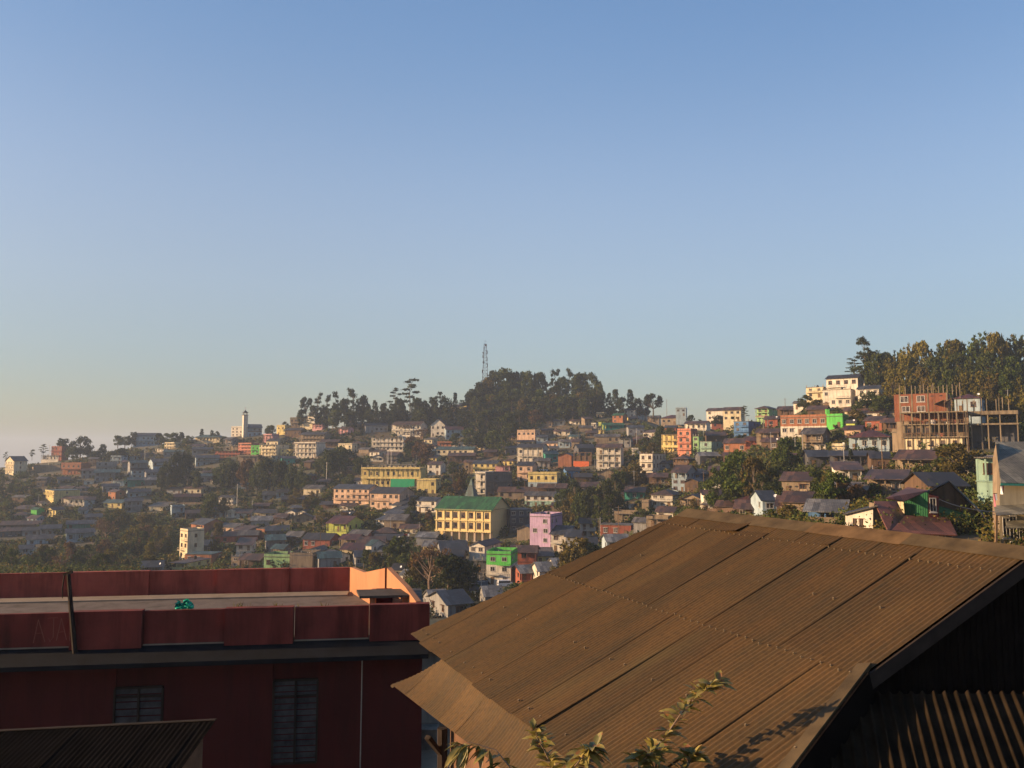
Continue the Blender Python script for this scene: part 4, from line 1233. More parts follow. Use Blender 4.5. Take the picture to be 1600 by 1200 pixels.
for k in range(4):
    a0, a1 = (k+.5)*math.pi/2, (k+1.5)*math.pi/2; q = 1.414*b
    p0 = (xs_+q*math.cos(a0), Dp*.72+q*math.sin(a0), top-1.2); p1 = (xs_+q*math.cos(a1), Dp*.72+q*math.sin(a1), top-1.2); m.poly([p0, p1, (xs_, Dp*.72, zt)])
sp = m.build('spire', 'roof_spire' if 'roof_spire' in MATS else 'roof_T', hall)
HOUSES.append((cx, cyy, W, Dp, R(22), 680, 797, 748, 845, zb+top))
# long yellow terrace with green tarpaulin
r1, W, H, zb, cc, tp = house_(564, 656, 733, 762, 12, 2, 'y', 'fC', 9, 'vpcR', 'long yellow two-storey terrace with green tarpaulin hung from its balcony')
flat('tarp_green', (.02, .26, .12), .6); flat('tarp_orange', (.55, .13, .05), .7)
xa, xb = -W/2+W*(611-564)/92, -W/2+W*(648-564)/92
m = MB(); zz = H*.5
for i in range(8):
    x = xa+(xb-xa)*i/8; m.quad((x, -.42-.05*(i % 2), 0.25), (x+(xb-xa)/8, -.42-.05*((i+1) % 2), .25), (x+(xb-xa)/8, -.22, zz-.1), (x, -.22, zz-.1))
m.build('tarpaulin', 'tarp_green', r1)
house_(651, 681, 751, 772, 12, 2, 'y', 'fC', 8, 'pR', 'yellow side wing with dark windows at the right end of the long terrace')
# church on the ridge
r1, W, H, zb, cc, tp = house_(387, 409, 668, 682, -24, 2, 'i', 'gU', 15, '', 'white church with tall square bell tower and slate blue roof on the ridge', name='church', cat='church')
rm = Matrix.Translation(r1.location) @ Matrix.Rotation(r1.rotation_euler.z, 4, 'Z'); inv = rm.inverted(); Yc = r1.location.y-1
m = MB(); p = at(382.3, 682, Yc); a = R(77); q = 1.55
zt = te(383, 649)[1]*Yc
def tw(zlo, zhi, q, mi=0):
    ring = [(p.x+q*1.414*math.cos(R(5)+k*math.pi/2+a), p.y+q*1.414*math.sin(R(5)+k*math.pi/2+a), zlo) for k in range(4)]; m.prism(ring[::-1], (0, 0, zhi-zlo), mi)
tw(p.z-6, zt, q); tw(zt+.001, zt+.35, q+.35, 1)
for k in range(4): 
    an = R(45)+k*math.pi/2; m.bar((p.x+1.5*math.cos(R(5)+k*math.pi/2+a), p.y+1.5*math.sin(R(5)+k*math.pi/2+a), zt+.35), (p.x+1.5*math.cos(R(5)+k*math.pi/2+a), p.y+1.5*math.sin(R(5)+k*math.pi/2+a), zt+1.9), .4)
tw(zt+1.9, zt+2.15, q+.3, 1)
ring = [(p.x+2.1*math.cos(R(5)+k*math.pi/2+a), p.y+2.1*math.sin(R(5)+k*math.pi/2+a), zt+2.15) for k in range(4)]
for k in range(4): m.poly([ring[k], ring[(k+1) % 4], (p.x, p.y, zt+4.0)], 1)
o = m.build('bell_tower', ['wall_w', 'roof_U'], r1); o.data.transform(inv)
m = MB(); m.bar((p.x, p.y, zt+3.8), (p.x, p.y, zt+6.2), .22); m.bar((p.x-.7, p.y, zt+5.3), (p.x+.7, p.y, zt+5.3), .22); o = m.build('cross', 'dish_white', r1); o.data.transform(inv)
flat('cloth_w', (.5, .5, .5), .9)
# unfinished concrete frame with a brick block behind it
Y = 205; TH = 33; W, zb, cx, cyy, zf, xf = frame_at(1413, 1513, 703, TH, Y)
cf = thing_at('unfinished_building', 'unfinished concrete frame building with scaffold posts and bare brick upper block', 'building site', cx, cyy, zb, TH)
xw = xf(1594, 4); rows = [703, 683, 663.5, 645]; zz = [zf(r) for r in rows]; nC = 7; D = 10
plaster('raw_concrete', (.21, .165, .11), .5); 
m = MB(); m.box(-W/2, W/2-1.2, .1, D, -6, zz[1]-.22); m.build('ground_floor_wall', 'wall_c', cf)
m = MB(); m.box(-W/2, -W/2+W*.47, .1, D, zz[1]+.12, zz[2]-.22); m.box(-W/2+W*.47, W/2-.3, 4, D, zz[1]+.12, zz[2]-.22); m.build('first_floor_wall', 'raw_concrete', cf)
for i in range(1, 4):
    m = MB(); m.box(-W/2-.5, W/2+.2, -.7, D, zz[i]-.2, zz[i]+.1); m.build('floor_slab', 'raw_concrete', cf)
    if i > 1: m = MB(); m.box(W/2+.21, xw, 2, D+3, zz[i]-.35-(.5 if i == 3 else 0), zz[i]+.05); m.build('floor_slab', 'raw_concrete', cf)
rnd = random.Random(3)
for i in range(3):
    for k in range(nC+1):
        x = -W/2+.1+(W-.3)*k/nC
        m = MB(); m.box(x-.13, x+.13, -.5 if i else .0, -.24 if i else .09, zz[i]+.1 if i else -6, zz[i+1]-.2); m.build('column', 'raw_concrete', cf)
        if i == 2 and k % 2 == 0:
            m = MB(); m.box(x-.14, x+.14, 3.5, 3.8, zz[i]+.1, zz[i+1]-.2); m.build('column', 'raw_concrete', cf)
m = MB(); m.box(-W/2-.2, W/2-.1, 5.8, D, zz[2]+.1, zz[3]-.2); m.build('second_floor_wall', 'wall_r', cf)
for i in (1, 2):
    m = MB(); z = zz[i]+.1; m.bar((-W/2-.3, -.6, z+.85), (W/2, -.6, z+.85), .09); m.bar((-W/2-.3, -.6, z+.45), (W/2, -.6, z+.45), .06)
    for k in range(22): x = -W/2+W*k/21; m.box(x-.035, x+.035, -.64, -.57, z, z+.85)
    m.build('railing', 'wood', cf)
for k in range(3): addwin(cf, -W/2+W*(.09+.15*k), .099, (zz[1]+zz[2])/2, .8, 1.5, 'f', 'frame_brown', 'near')
for k in range(5): addwin(cf, -W/2+W*(.08+.18*k), .099, zz[1]*.5, .9, 1.5, 'f', 'frame_brown', 'near')
bx0, bx1, bz0, bz1 = xf(1400, 3), xf(1484, 3), zf(653), zf(615)
plaster('raw_brick', (.20, .075, .042), .45)
m = MB(); m.box(bx0, bx1, 3, D+1.5, bz0-.8, bz1); m.build('brick_block', 'raw_brick', cf)
for px, r_0, r_1 in ((1416, 618, 628), (1442, 618, 628), (1418, 634, 643), (1442, 634, 643)):
    x = xf(px, 3); addwin(cf, x, 2.99, (zf(r_0)+zf(r_1))/2, 1.9, zf(r_0)-zf(r_1), 'f', 'frame_white', 'near')
for px in (1460, 1474): 
    x = xf(px, 3); m = MB(); m.box(x-.35, x+.35, 2.93, 2.99, zf(620), zf(618.6)); m.build('vent', 'pane', cf)
m = MB(); m.box(bx0+.4, -W/2+1, 3.05, D, -6, bz0-.81); m.build('rear_block_wall', 'wall_t', cf)
for px in (1409, 1428, 1453, 1483): x = xf(px, 3); m = MB(); m.box(x-.16, x+.16, 2.94, 3.0, bz0-.8, bz1); m.build('brick_pier', 'raw_concrete', cf)
for i, px in enumerate((1409, 1416, 1424, 1428, 1432, 1438, 1447, 1452, 1456, 1462, 1469, 1475, 1484, 1491, 1496, 1504)):
    x = xf(px, 3); yy = 3.2+(i % 3)*2.5; m = MB(); m.box(x-.09, x+.09, yy, yy+.18, bz1-(0 if px < 1485 else 1.5), zf(600+rnd.uniform(-1, 3))); m.build('starter_column', 'raw_concrete', cf)
for i, px in enumerate((1500, 1507, 1516, 1524, 1527, 1537, 1546, 1560, 1565, 1570, 1580)):
    x = xf(px, 5); m = MB(); m.box(x-.09, x+.09, 2.2+(i % 2)*3, 2.38+(i % 2)*3, zz[3]-.2 if px < 1510 else zz[3]-.8, zf(626+rnd.uniform(-2, 2))); m.build('starter_column', 'raw_concrete', cf)
for i, px in enumerate((1520, 1536, 1546, 1565, 1592)):
    x = xf(px, 3); m = MB(); m.box(x-.13, x+.13, 2.2, 2.46, -6, zz[2]-.35); m.box(x-.13, x+.13, 2.2, 2.46, zz[2]+.05, zz[3]-.85); m.build('column', 'raw_concrete', cf)
m = MB(); m.box(W/2+.3, xw-.3, 7, D+3, -6, zz[2]-.36); m.build('rear_wall', 'wall_d', cf)
for (xa, xb, rt, rb) in ((1462, 1478, 627, 633), (1478, 1490, 625, 632)):
    xa, xb = xf(xa), xf(xb); m = MB(); m.prism([(xa, -.3, zf(rb)), (xb, -.3, zf(rt)), (xb, 3, zf(rt)), (xa, 3, zf(rb))], (0, 0, .1)); m.build('scaffold_roof', 'wood', cf)
for k in range(15):
    x = -W/2-.2+(W+.3)*k/14+rnd.uniform(-.2, .2); m = MB(); m.tube([(x, -.95, -1), (x+rnd.uniform(-.2, .2), -.85, zf(rnd.uniform(622, 650)))], [.05, .04], 5); m.build('scaffold_pole', 'wood', cf)
for k in range(9):
    x = -W/2+W*rnd.random(); z = zz[rnd.choice((1, 2, 2))]+.12; w_ = rnd.uniform(.5, 1.6); m = MB(); m.box(x, x+w_, .6, 1.6, z, z+rnd.uniform(.4, 1.5)); m.build('stored_board', rnd.choice(['cloth_w', 'wood', 'wall_r', 'wall_t', 'wall_w']), cf)
for px in (1463, 1479, 1490):
    x = xf(px); m = MB(); m.bar((x, -.2, zz[3]+.1), (x, -.2, zf(626)), .12); m.build('scaffold_post', 'wood', cf)
HOUSES.append((cx, cyy, W, D, R(TH), 1400, 1595, 600, 704, zb+zf(600)))
house_(1492, 1532, 622, 645, 10, 1, 'i', 'hM', 9, '', 'blue and white house with red hip roof behind the concrete frame', Y=228)
house_(1526, 1556, 716, 752, 8, 1, 'm', 'fC', 5, 'P', 'small mint house with white slab canopy beside the grey-roofed house, right', Y=100)
# green timber house with maroon roofs, near right
gh = empty('timber_house', at(1430, 840, 80)); tag(gh, 'green timber house with stepped maroon roofs, nearest house on the right', 'house', 'houses on the hillside')
O = Vector(gh.location)
def gpoly(mb, pts, th=.12, d=None):
    P = [at(*p)-O for p in pts]; 
    if d is None:
        nn = (P[1]-P[0]).cross(P[2]-P[0]).normalized(); nn = nn if nn.z > 0 else -nn; d = -nn*th
    mb.prism(P, d)
tin('maroon_sheet', (.135, .046, .028), (.12, .05, .03), .5); plaster('green_board', (.03, .135, .055), .25); plaster('maroon_board', (.12, .03, .025), .3)
m = MB(); gpoly(m, [(1389, 832, 77), (1496, 836, 77), (1482, 808, 81.5), (1414, 805, 81.5)]); m.build('lower_roof', 'maroon_sheet', gh)
m = MB(); gpoly(m, [(1389, 832, 77), (1414, 805, 81.5), (1403, 783, 84), (1366, 783, 83.6)]); m.build('left_roof', 'maroon_sheet', gh)
m = MB(); gpoly(m, [(1384, 778, 80.5), (1413, 783, 80.5), (1451, 766, 82.5), (1418, 761, 86)]); m.build('upper_roof', 'maroon_sheet', gh)
B_ = Vector((3.3, 6, 0))
m = MB(); gpoly(m, [(1412, 784, 82.6), (1414, 806, 82.6), (1450, 808, 81.3), (1450, 768, 81.3)], d=B_); gpoly(m, [(1467, 792, 82), (1467, 842, 82), (1524, 842, 82), (1524, 808, 82)], d=B_); m.build('green_wall', 'green_board', gh)
m = MB()
for i in range(14):
    x = 1413+i*2.7; dd = 82.57-(x-1412)/38*1.3; m.bar(at(x, 807, dd)-O, at(x, 783-(x-1413)*.42, dd)-O, .04)
m.build('wall_batten', 'green_board', gh)
m = MB(); gpoly(m, [(1450.3, 772, 81.3), (1450.3, 811, 81.3), (1466.5, 811, 81.3), (1466.5, 776, 81.3)], d=Vector((2.2, 4, 0))); m.build('stair_tower', 'maroon_board', gh)
m = MB(); gpoly(m, [(1446, 768, 80.6), (1482, 751, 83), (1482, 751, 90), (1446, 768, 90)]); gpoly(m, [(1484, 751, 83), (1552, 821, 80.6), (1552, 817, 90), (1484, 751, 90)]); m.build('gable_roof', 'roof_D', gh)
m = MB(); gpoly(m, [(1451, 771, 83.2), (1467, 790, 83.2), (1530, 806, 83.2), (1482, 754, 83.2)], d=Vector((2.8, 5, 0))); m.build('gable_boards', 'wall_n', gh)
p = at(1457.5, 789, 81.29)-O; addwin(gh, p.x, p.y, p.z, .65, 1.45, 'f', 'frame_white', 'near')
m = MB(); gpoly(m, [(1366, 786, 82.8), (1392, 834, 82.8), (1392, 842, 82.8), (1366, 842, 82.8)], d=Vector((0, 1.2, 0))); gpoly(m, [(1395, 835, 80.5), (1395, 848, 80.5), (1490, 848, 80.5), (1490, 836, 80.5)], d=Vector((0, 3, 0))); m.build('lower_wall', 'wall_t', gh)
for i in range(9):
    m = MB(); x = 1400+i*11; m.bar(at(x, 836, 78)-O, at(x, 846, 78)-O, .1); m.build('veranda_post', 'frame_white', gh)
p = at(1494, 823, 81.98)-O; addwin(gh, p.x, p.y, p.z, .8, 1.5, 'f', 'frame_white', 'near')
HOUSES.append((O.x, 82, 8, 8, 0, 1366, 1545, 751, 850, 0))
m = MB(); gpoly(m, [(1402.5, 784, 82.4), (1413, 806, 82.4), (1413.5, 806, 81.75), (1411.6, 784, 81.75)], d=Vector((.1, .3, 0))); m.build('cream_cheek', 'wall_c', gh)
# small white house beside it, gable end to the lens
wh = empty('white_house', at(1343, 832, 84)); tag(wh, 'small white house with paired window next to the maroon-roofed green house', 'house', 'houses on the hillside'); O = Vector(wh.location)
m = MB(); gpoly(m, [(1321, 803, 85), (1321, 842, 85), (1364, 842, 82.6), (1364, 793, 82.6)], d=Vector((5, 5.5, 0))); m.build('wall', 'wall_w', wh)
m = MB(); gpoly(m, [(1317, 803, 84.8), (1371, 789.5, 81.8), (1378, 786, 90), (1324, 799, 91.5)], .12); m.build('roof', 'roof_D', wh)
for px in (1337.5, 1347.5):
    p = at(px, 816, 85-(px-1321)/43*2.4-.02)-O; wn = addwin(wh, p.x, p.y, p.z, .6, .8, 'f', 'frame_brown', 'near'); wn.rotation_euler = (0, 0, -R(39))
HOUSES.append((O.x+2, 84, 4, 8, 0, 1318, 1368, 790, 842, 0))
# grey roofed house at the right edge
eh = empty('metal_roofed_house', at(1600, 860, 62)); tag(eh, 'cream house with tall grey metal roof and awnings at the right edge', 'house', 'houses on the hillside'); O = Vector(eh.location)
tin('grey_sheet', (.17, .16, .12), (.16, .135, .09), .3); plaster('cream_board', (.50, .41, .27), .3)
m = MB(); gpoly(m, [(1564, 754, 61), (1690, 758, 61), (1690, 690, 68), (1556, 690, 68)]); m.build('roof', 'grey_sheet', eh)
m = MB(); gpoly(m, [(1564, 755, 60.98), (1564, 758.5, 60.98), (1690, 762, 60.98), (1690, 758, 60.98)], d=Vector((0, .05, 0))); m.build('fascia', 'wall_z', eh)
m = MB(); gpoly(m, [(1562, 757, 62), (1562, 905, 62), (1690, 905, 62), (1690, 757, 62)], d=Vector((6, 9, 0))); m.build('wall', 'cream_board', eh)
m = MB(); gpoly(m, [(1551, 716, 66), (1551, 900, 66), (1561, 900, 62.5), (1563, 757, 62.5), (1556, 693, 66)], d=Vector((2, 2.5, 0))); m.build('side_wall', 'wall_t', eh)
m = MB(); gpoly(m, [(1556, 805, 59), (1690, 798, 59), (1690, 784, 62), (1553, 790, 62)], .05); m.build('awning', 'grey_sheet', eh)
m = MB(); gpoly(m, [(1570, 825, 59.5), (1690, 822, 59.5), (1690, 806, 61.9), (1574, 814, 61.9)], .05); m.build('awning', 'grey_sheet', eh)
for px, r0, r1_ in ((1583, 805, 845), (1598, 828, 858), (1572, 808, 840)):
    p = at(px, (r0+r1_)/2, 61.95)-O; addwin(eh, p.x, p.y, p.z, .55, (r1_-r0)/1256*62, 'f', 'frame_white', 'near')
m = MB(); m.bar(at(1557, 800, 60)-O, at(1556, 868, 60)-O, .14); m.build('post', 'wood', eh)
HOUSES.append((O.x, 64, 8, 8, 0, 1551, 1600, 690, 860, 0))
# ------------------------------------------------------------------ mast, poles, crosses, wires, a van
Yh = hit(758, 602); b = at(758, 606, Yh); b.z -= 2; tz = te(758, 532)[1]*Yh
flat('mast_steel', (.10, .08, .08), .7)
mast = empty('lattice_mast', b); tag(mast, 'tall lattice telecom mast with antennas above the hilltop trees', 'mast'); Hh = tz-b.z
m = MB(); cs = [(-1, -1), (1, -1), (1, 1), (-1, 1)]; wd = lambda q: 1.5*(1-q)+.75
for c_ in cs: m.bar((c_[0]*wd(0), c_[1]*wd(0), 0), (c_[0]*wd(.93), c_[1]*wd(.93), Hh*.93), .26)
n = 14
for i in range(n):
    qa, qb = i/n*.93, (i+1)/n*.93
    for k in range(4):
        a_, c_ = cs[k], cs[(k+1) % 4]; m.bar((a_[0]*wd(qa), a_[1]*wd(qa), Hh*qa), (c_[0]*wd(qb), c_[1]*wd(qb), Hh*qb), .13); m.bar((a_[0]*wd(qb), a_[1]*wd(qb), Hh*qb), (c_[0]*wd(qb), c_[1]*wd(qb), Hh*qb), .13)
m.build('lattice', 'mast_steel', mast)
m = MB(); m.bar((0, 0, Hh*.9), (0, 0, Hh+.6), .12); m.bar((-1.3, 0, Hh*.985), (1.3, 0, Hh*.985), .1); m.build('lightning_rod', 'steel', mast)
for i, (q, dx, sz) in enumerate(((.9, .5, .9), (.84, -.9, .8), (.76, 1.5, .9), (.75, -1.5, .7), (.68, -1.7, .7), (.62, 1.5, .8), (.56, -1.3, .8), (.5, 1.7, .8), (.38, -2.1, .8), (.3, 1.8, .8))):
    m = MB()
    if i % 3 == 0: m.tube([(dx, -1, Hh*q), (dx, -1.35, Hh*q)], [sz*.9, sz*.85], 10); nm = 'dish_antenna'
    else: m.box(dx-.28, dx+.28, -1.1, -.8, Hh*q-1.3, Hh*q+1.3); nm = 'panel_antenna'
    m.build(nm, 'mast_steel', mast)
POLES = [(147, 702, 722), (151, 703, 722), (76, 695, 728), (600, 702, 736), (606, 704, 738), (611, 700, 734), (879, 622, 652), (995, 669, 699), (370, 756, 797), (1042, 624, 650), (1364, 727, 748), (226, 704, 722),
 (742, 908, 938), (752, 905, 940), (776, 908, 930), (967, 790, 850), (958, 795, 822), (938, 808, 845), (1091, 778, 800), (1243, 684, 715), (1314, 700, 716), (568, 880, 905), (394, 782, 800), (510, 722, 760), (1227, 622, 640), (991, 735, 765), (1576, 608, 642), (904, 668, 690)]
for i, (x, y0, y1) in enumerate(POLES):
    Yp = hit(x, y1); p = at(x, y1, Yp); h = (te(x, y0)[1]-te(x, y1)[1])*Yp
    o = empty('utility_pole', p); m = MB(); m.tube([(0, 0, -1.5), (0, 0, h)], [.13, .09], 6); m.build('pole', 'steel' if i % 3 else 'wood', o)
    m = MB(); m.bar((-.8, 0, h-.5), (.8, 0, h-.5), .1); m.build('crossarm', 'steel', o)
    tag(o, None, 'pole', 'utility poles on the hillside'); auto_label(o, 'thin grey utility pole', x, (y0+y1)/2)
Yp = hit(1197, 684); p = at(1197, 686, Yp); o = empty('double_pole', p); h = (te(1197, 655)[1]-te(1197, 686)[1])*Yp; m = MB(); w_ = 7/F*Yp
for sx in (-.5, .5): m.bar((sx*w_, 0, -2), (sx*w_, 0, h), .28)
for q in (.3, .62, .98): m.bar((-.5*w_, 0, h*q), (.5*w_, 0, h*q), .2)
m.build('frame', 'concrete', o); tag(o, 'pale H-shaped double pole standing right of the blue hill house', 'pole')  # two posts joined by crossbars into an H-shaped pole
for x, y0, y1, l in ((777.5, 675, 686, 'small white cross monument among the dark hill trees'), (904.6, 613, 625, 'slim white cross in the trees near the hilltop, right of centre')):
    Yp = hit(x, y1)-2; p = at(x, y1, Yp); h = (te(x, y0)[1]-te(x, y1)[1])*Yp; m = MB(); m.bar((0, 0, -2), (0, 0, h), .45); m.bar((-1.25, 0, h*.68), (1.25, 0, h*.68), .4); o = m.build('cross_monument', 'dish_white'); o.location = p; tag(o, l, 'cross')
def wire(pts, label):
    m = MB(); 
    for (a, b) in zip(pts[:-1], pts[1:]):
        A, B = at(*a), at(*b); L = [A.lerp(B, q/10)-Vector((0, 0, 1))*(1-(2*q/10-1)**2)*(B-A).length*.012 for q in range(11)]; m.tube(L, [.035]*11, 3, cap=False)
    tag(m.build('power_line', 'black_plastic'), label, 'cable')
wire([(995, 671, hit(995, 699)), (1094, 668, 360), (1196, 664, hit(1197, 684))], 'thin power line running right from the double pole by the flats')
wire([(879, 672, 470), (995, 671, hit(995, 699))], 'thin power line crossing left above the white balconied flats')
wire([(1310, 664, 255), (1402, 634, 215)], 'thin cable between the bright green house and the concrete frame')
wire([(1467, 780, 79), (1556, 800, 60)], 'dark cable running from the green timber house to the right edge')
# more service poles joined by sagging wires
rw = random.Random(19); WP = []
for (x, y) in ((200, 742), (262, 738), (330, 735), (398, 748), (462, 752), (512, 775), (560, 800), (610, 835), (655, 842), (560, 715), (650, 735), (700, 745), (770, 745), (820, 770), (868, 772), (930, 742), (1000, 755), (1058, 748), (1100, 765), (1140, 715), (1205, 705), (1255, 712), (1320, 735), (1380, 742), (1075, 715), (880, 685), (955, 690), (1030, 675), (1100, 688), (640, 800), (700, 800), (440, 835), (380, 835), (500, 865), (120, 770), (60, 790)):
    Yp = hit(x, y); p = at(x, y, Yp); h = rw.uniform(6, 8.5); o = empty('utility_pole', p); m = MB(); m.tube([(0, 0, -1.5), (rw.uniform(-.15, .15), 0, h)], [.12, .08], 5); m.build('pole', 'wood' if rw.random() < .4 else 'steel', o)
    m = MB(); m.bar((-.7, 0, h-.4), (.7, 0, h-.4), .09); m.build('crossarm', 'steel', o); tag(o, None, 'pole', 'utility poles on the hillside'); auto_label(o, 'slim service pole with crossarm', x, y-10); WP.append((x, y, Yp, h, p))
for i, (a, b) in enumerate(((0, 1), (1, 2), (2, 3), (3, 4), (4, 5), (5, 6), (6, 7), (7, 8), (9, 10), (10, 11), (11, 12), (12, 13), (13, 14), (14, 15), (15, 16), (16, 17), (17, 18), (24, 19), (19, 20), (20, 21), (21, 22), (22, 23), (12, 25), (25, 26), (26, 27), (27, 28), (6, 29), (29, 30), (33, 31), (31, 32), (34, 35))):
    A, B = WP[a][4]+Vector((0, 0, WP[a][3]-.35)), WP[b][4]+Vector((0, 0, WP[b][3]-.35)); m = MB()
    L = [A.lerp(B, q/8)-Vector((0, 0, 1))*(1-(q/4-1)**2)*(B-A).length*.03 for q in range(9)]; m.tube(L, [.03]*9, 3, cap=False)
    o = m.build('power_line', 'black_plastic'); tag(o, None, 'cable', 'power lines between the poles'); auto_label(o, 'thin dark sagging wire', (WP[a][0]+WP[b][0])/2, (WP[a][1]+WP[b][1])/2-20)
# white van on the lane below the green-topped house
Yv = hit(790, 915); p = at(790, 917, Yv); v = empty('parked_van', p, .15); tag(v, 'small white van parked below the green-topped white house', 'van')
m = MB(); m.prism([(-2, -.8, .3), (2, -.8, .3), (2, -.8, .95), (1.5, -.8, 1.1), (1.1, -.8, 1.75), (-1.95, -.8, 1.8), (-2, -.8, 1.2)], (0, 1.6, 0)); m.build('body', 'dish_white', v)
m = MB(); m.box(-1.8, 1.05, -.82, -.8, 1.15, 1.6); m.build('window', 'pane', v)
for sx in (-1.3, 1.3):
    for sy in (-.82, .62):
        m = MB(); m.tube([(sx, sy, .32), (sx, sy+.2, .32)], [.32, .32], 12); m.build('wheel', 'black_plastic', v)
# laundry on lines
flat('cloth_red', (.45, .05, .05), .9); flat('cloth_white', (.65, .65, .65), .9); flat('cloth_blue', (.08, .18, .4), .9); flat('cloth_pink', (.6, .2, .25), .9)
for i, (x0, x1, y, col_) in enumerate(((1055, 1066, 741, 'p'), (1395, 1405, 724, 'b'), (1407, 1414, 725, 'b'), (615, 640, 839, 'r'), (842, 856, 738, 'w'), (546, 556, 840, 'r'), (1552, 1558, 776, 'p'), (860, 868, 795, 'r'), (1563, 1569, 764, 'r'))):
    Yl = hit((x0+x1)/2, y+3)-1.5 if x0 < 1540 else 60.5; A, B = at(x0, y-5, Yl), at(x1, y-5, Yl); m = MB(); m.bar(A, B, .03); n = max(2, int((B-A).length/.7)); rr = random.Random(i)
    for k in range(n):
        a_, b_ = A.lerp(B, (k+.1)/n), A.lerp(B, (k+.85)/n); h = rr.uniform(.5, 1.1); m.quad(a_, b_, b_-Vector((0, rr.uniform(-.1, .1), h)), a_-Vector((0, rr.uniform(-.1, .1), h)), 1 if rr.random() < .65 else 2)
    o = m.build('laundry_line', ['black_plastic', {'p': 'cloth_pink', 'b': 'cloth_blue', 'r': 'cloth_red', 'w': 'cloth_white'}[col_], 'cloth_white']); tag(o, None, 'laundry', 'washing hung out on lines'); auto_label(o, {'p': 'pink', 'b': 'blue', 'r': 'red', 'w': 'white'}[col_]+' washing on a line', (x0+x1)/2, y)
# orange tarpaulin frame beside the brick gable house
Yf = hit(909, 731); W, zb, cx, cyy, zf, xf = frame_at(896, 923, 731, 14, Yf); o = thing_at('timber_frame_shed', 'open timber frame with orange tarpaulin, right of the brick gable house', 'shed', cx, cyy, zb, 14)
m = MB()
for k in range(4):
    x = -W/2+W*k/3
    for yy in (0, 3): m.bar((x, yy, -3), (x, yy, zf(707)), .22)
for z in (zf(720), zf(707)):
    m.bar((-W/2, 0, z), (W/2, 0, z), .2); m.bar((-W/2, 3, z), (W/2, 3, z), .2)
m.bar((-W/2, 0, zf(719)), (-W/6, 0, zf(708)), .12); m.build('frame', 'wood', o)
m = MB(); m.quad((-W/2, -.15, zf(730)), (W/2*.8, -.15, zf(730)), (W/2*.8, -.12, zf(721)), (-W/2, -.12, zf(720.5))); m.build('tarpaulin', 'tarp_orange', o)
m = MB(); m.box(-W/2, W/2, 3.2, 5, -3, zf(712)); m.build('rear_wall', 'wall_n', o)
HOUSES.append((cx, cyy, W, 4, R(14), 896, 923, 707, 731, 0))
# bright green chimney tower
Yg = hit(1304, 669); W, zb, cx, cyy, zf, xf = frame_at(1292, 1297, 669, 14, Yg-.3); o = thing_at('stair_tower', 'narrow bright green stair tower rising at the bright green house corner', 'tower', cx, cyy, zb, 14)
m = MB(); m.box(-W/2, W/2, 0, 2.4, -2, zf(640)); m.build('wall', 'wall_e', o); m = MB(); m.box(-W/2-.12, W/2+.12, -.12, 2.5, zf(640)+.001, zf(640)+.15); m.build('cap', 'wall_e', o)
# garden walls and fences
for i, (x0, x1, y, h, mt) in enumerate(((556, 600, 712, 1.2, 't'), (50, 95, 735, 2.2, 't'), (402, 470, 738, 1.0, 'g'), (1215, 1262, 775, 1.2, 't'), (690, 732, 772, 1.4, 'n'), (930, 990, 765, 1.2, 'n'), (1100, 1150, 803, 1.3, 'n'), (1330, 1395, 776, 1.5, 't'))):
    Ya, Yb = hit(x0, y), hit(x1, y); A, B = at(x0, y, Ya), at(x1, y, Yb); m = MB(); nseg = max(3, int((B-A).length/2.5))
    for k in range(nseg):
        p, q = A.lerp(B, k/nseg), A.lerp(B, (k+.94)/nseg); p.z = ground(p.x, p.y)-.5; q.z = ground(q.x, q.y)-.5; m.bar(p+Vector((0, 0, (h+.5)/2)), q+Vector((0, 0, (h+.5)/2)), .18, h+.5)
        m.bar(p+Vector((0, 0, 0)), p+Vector((0, 0, h+.65)), .26)
    o = m.build('garden_wall', 'wall_'+mt); tag(o, None, 'wall', 'garden walls on the slope'); auto_label(o, 'low '+WALLC[mt][0]+' garden wall', (x0+x1)/2, y)

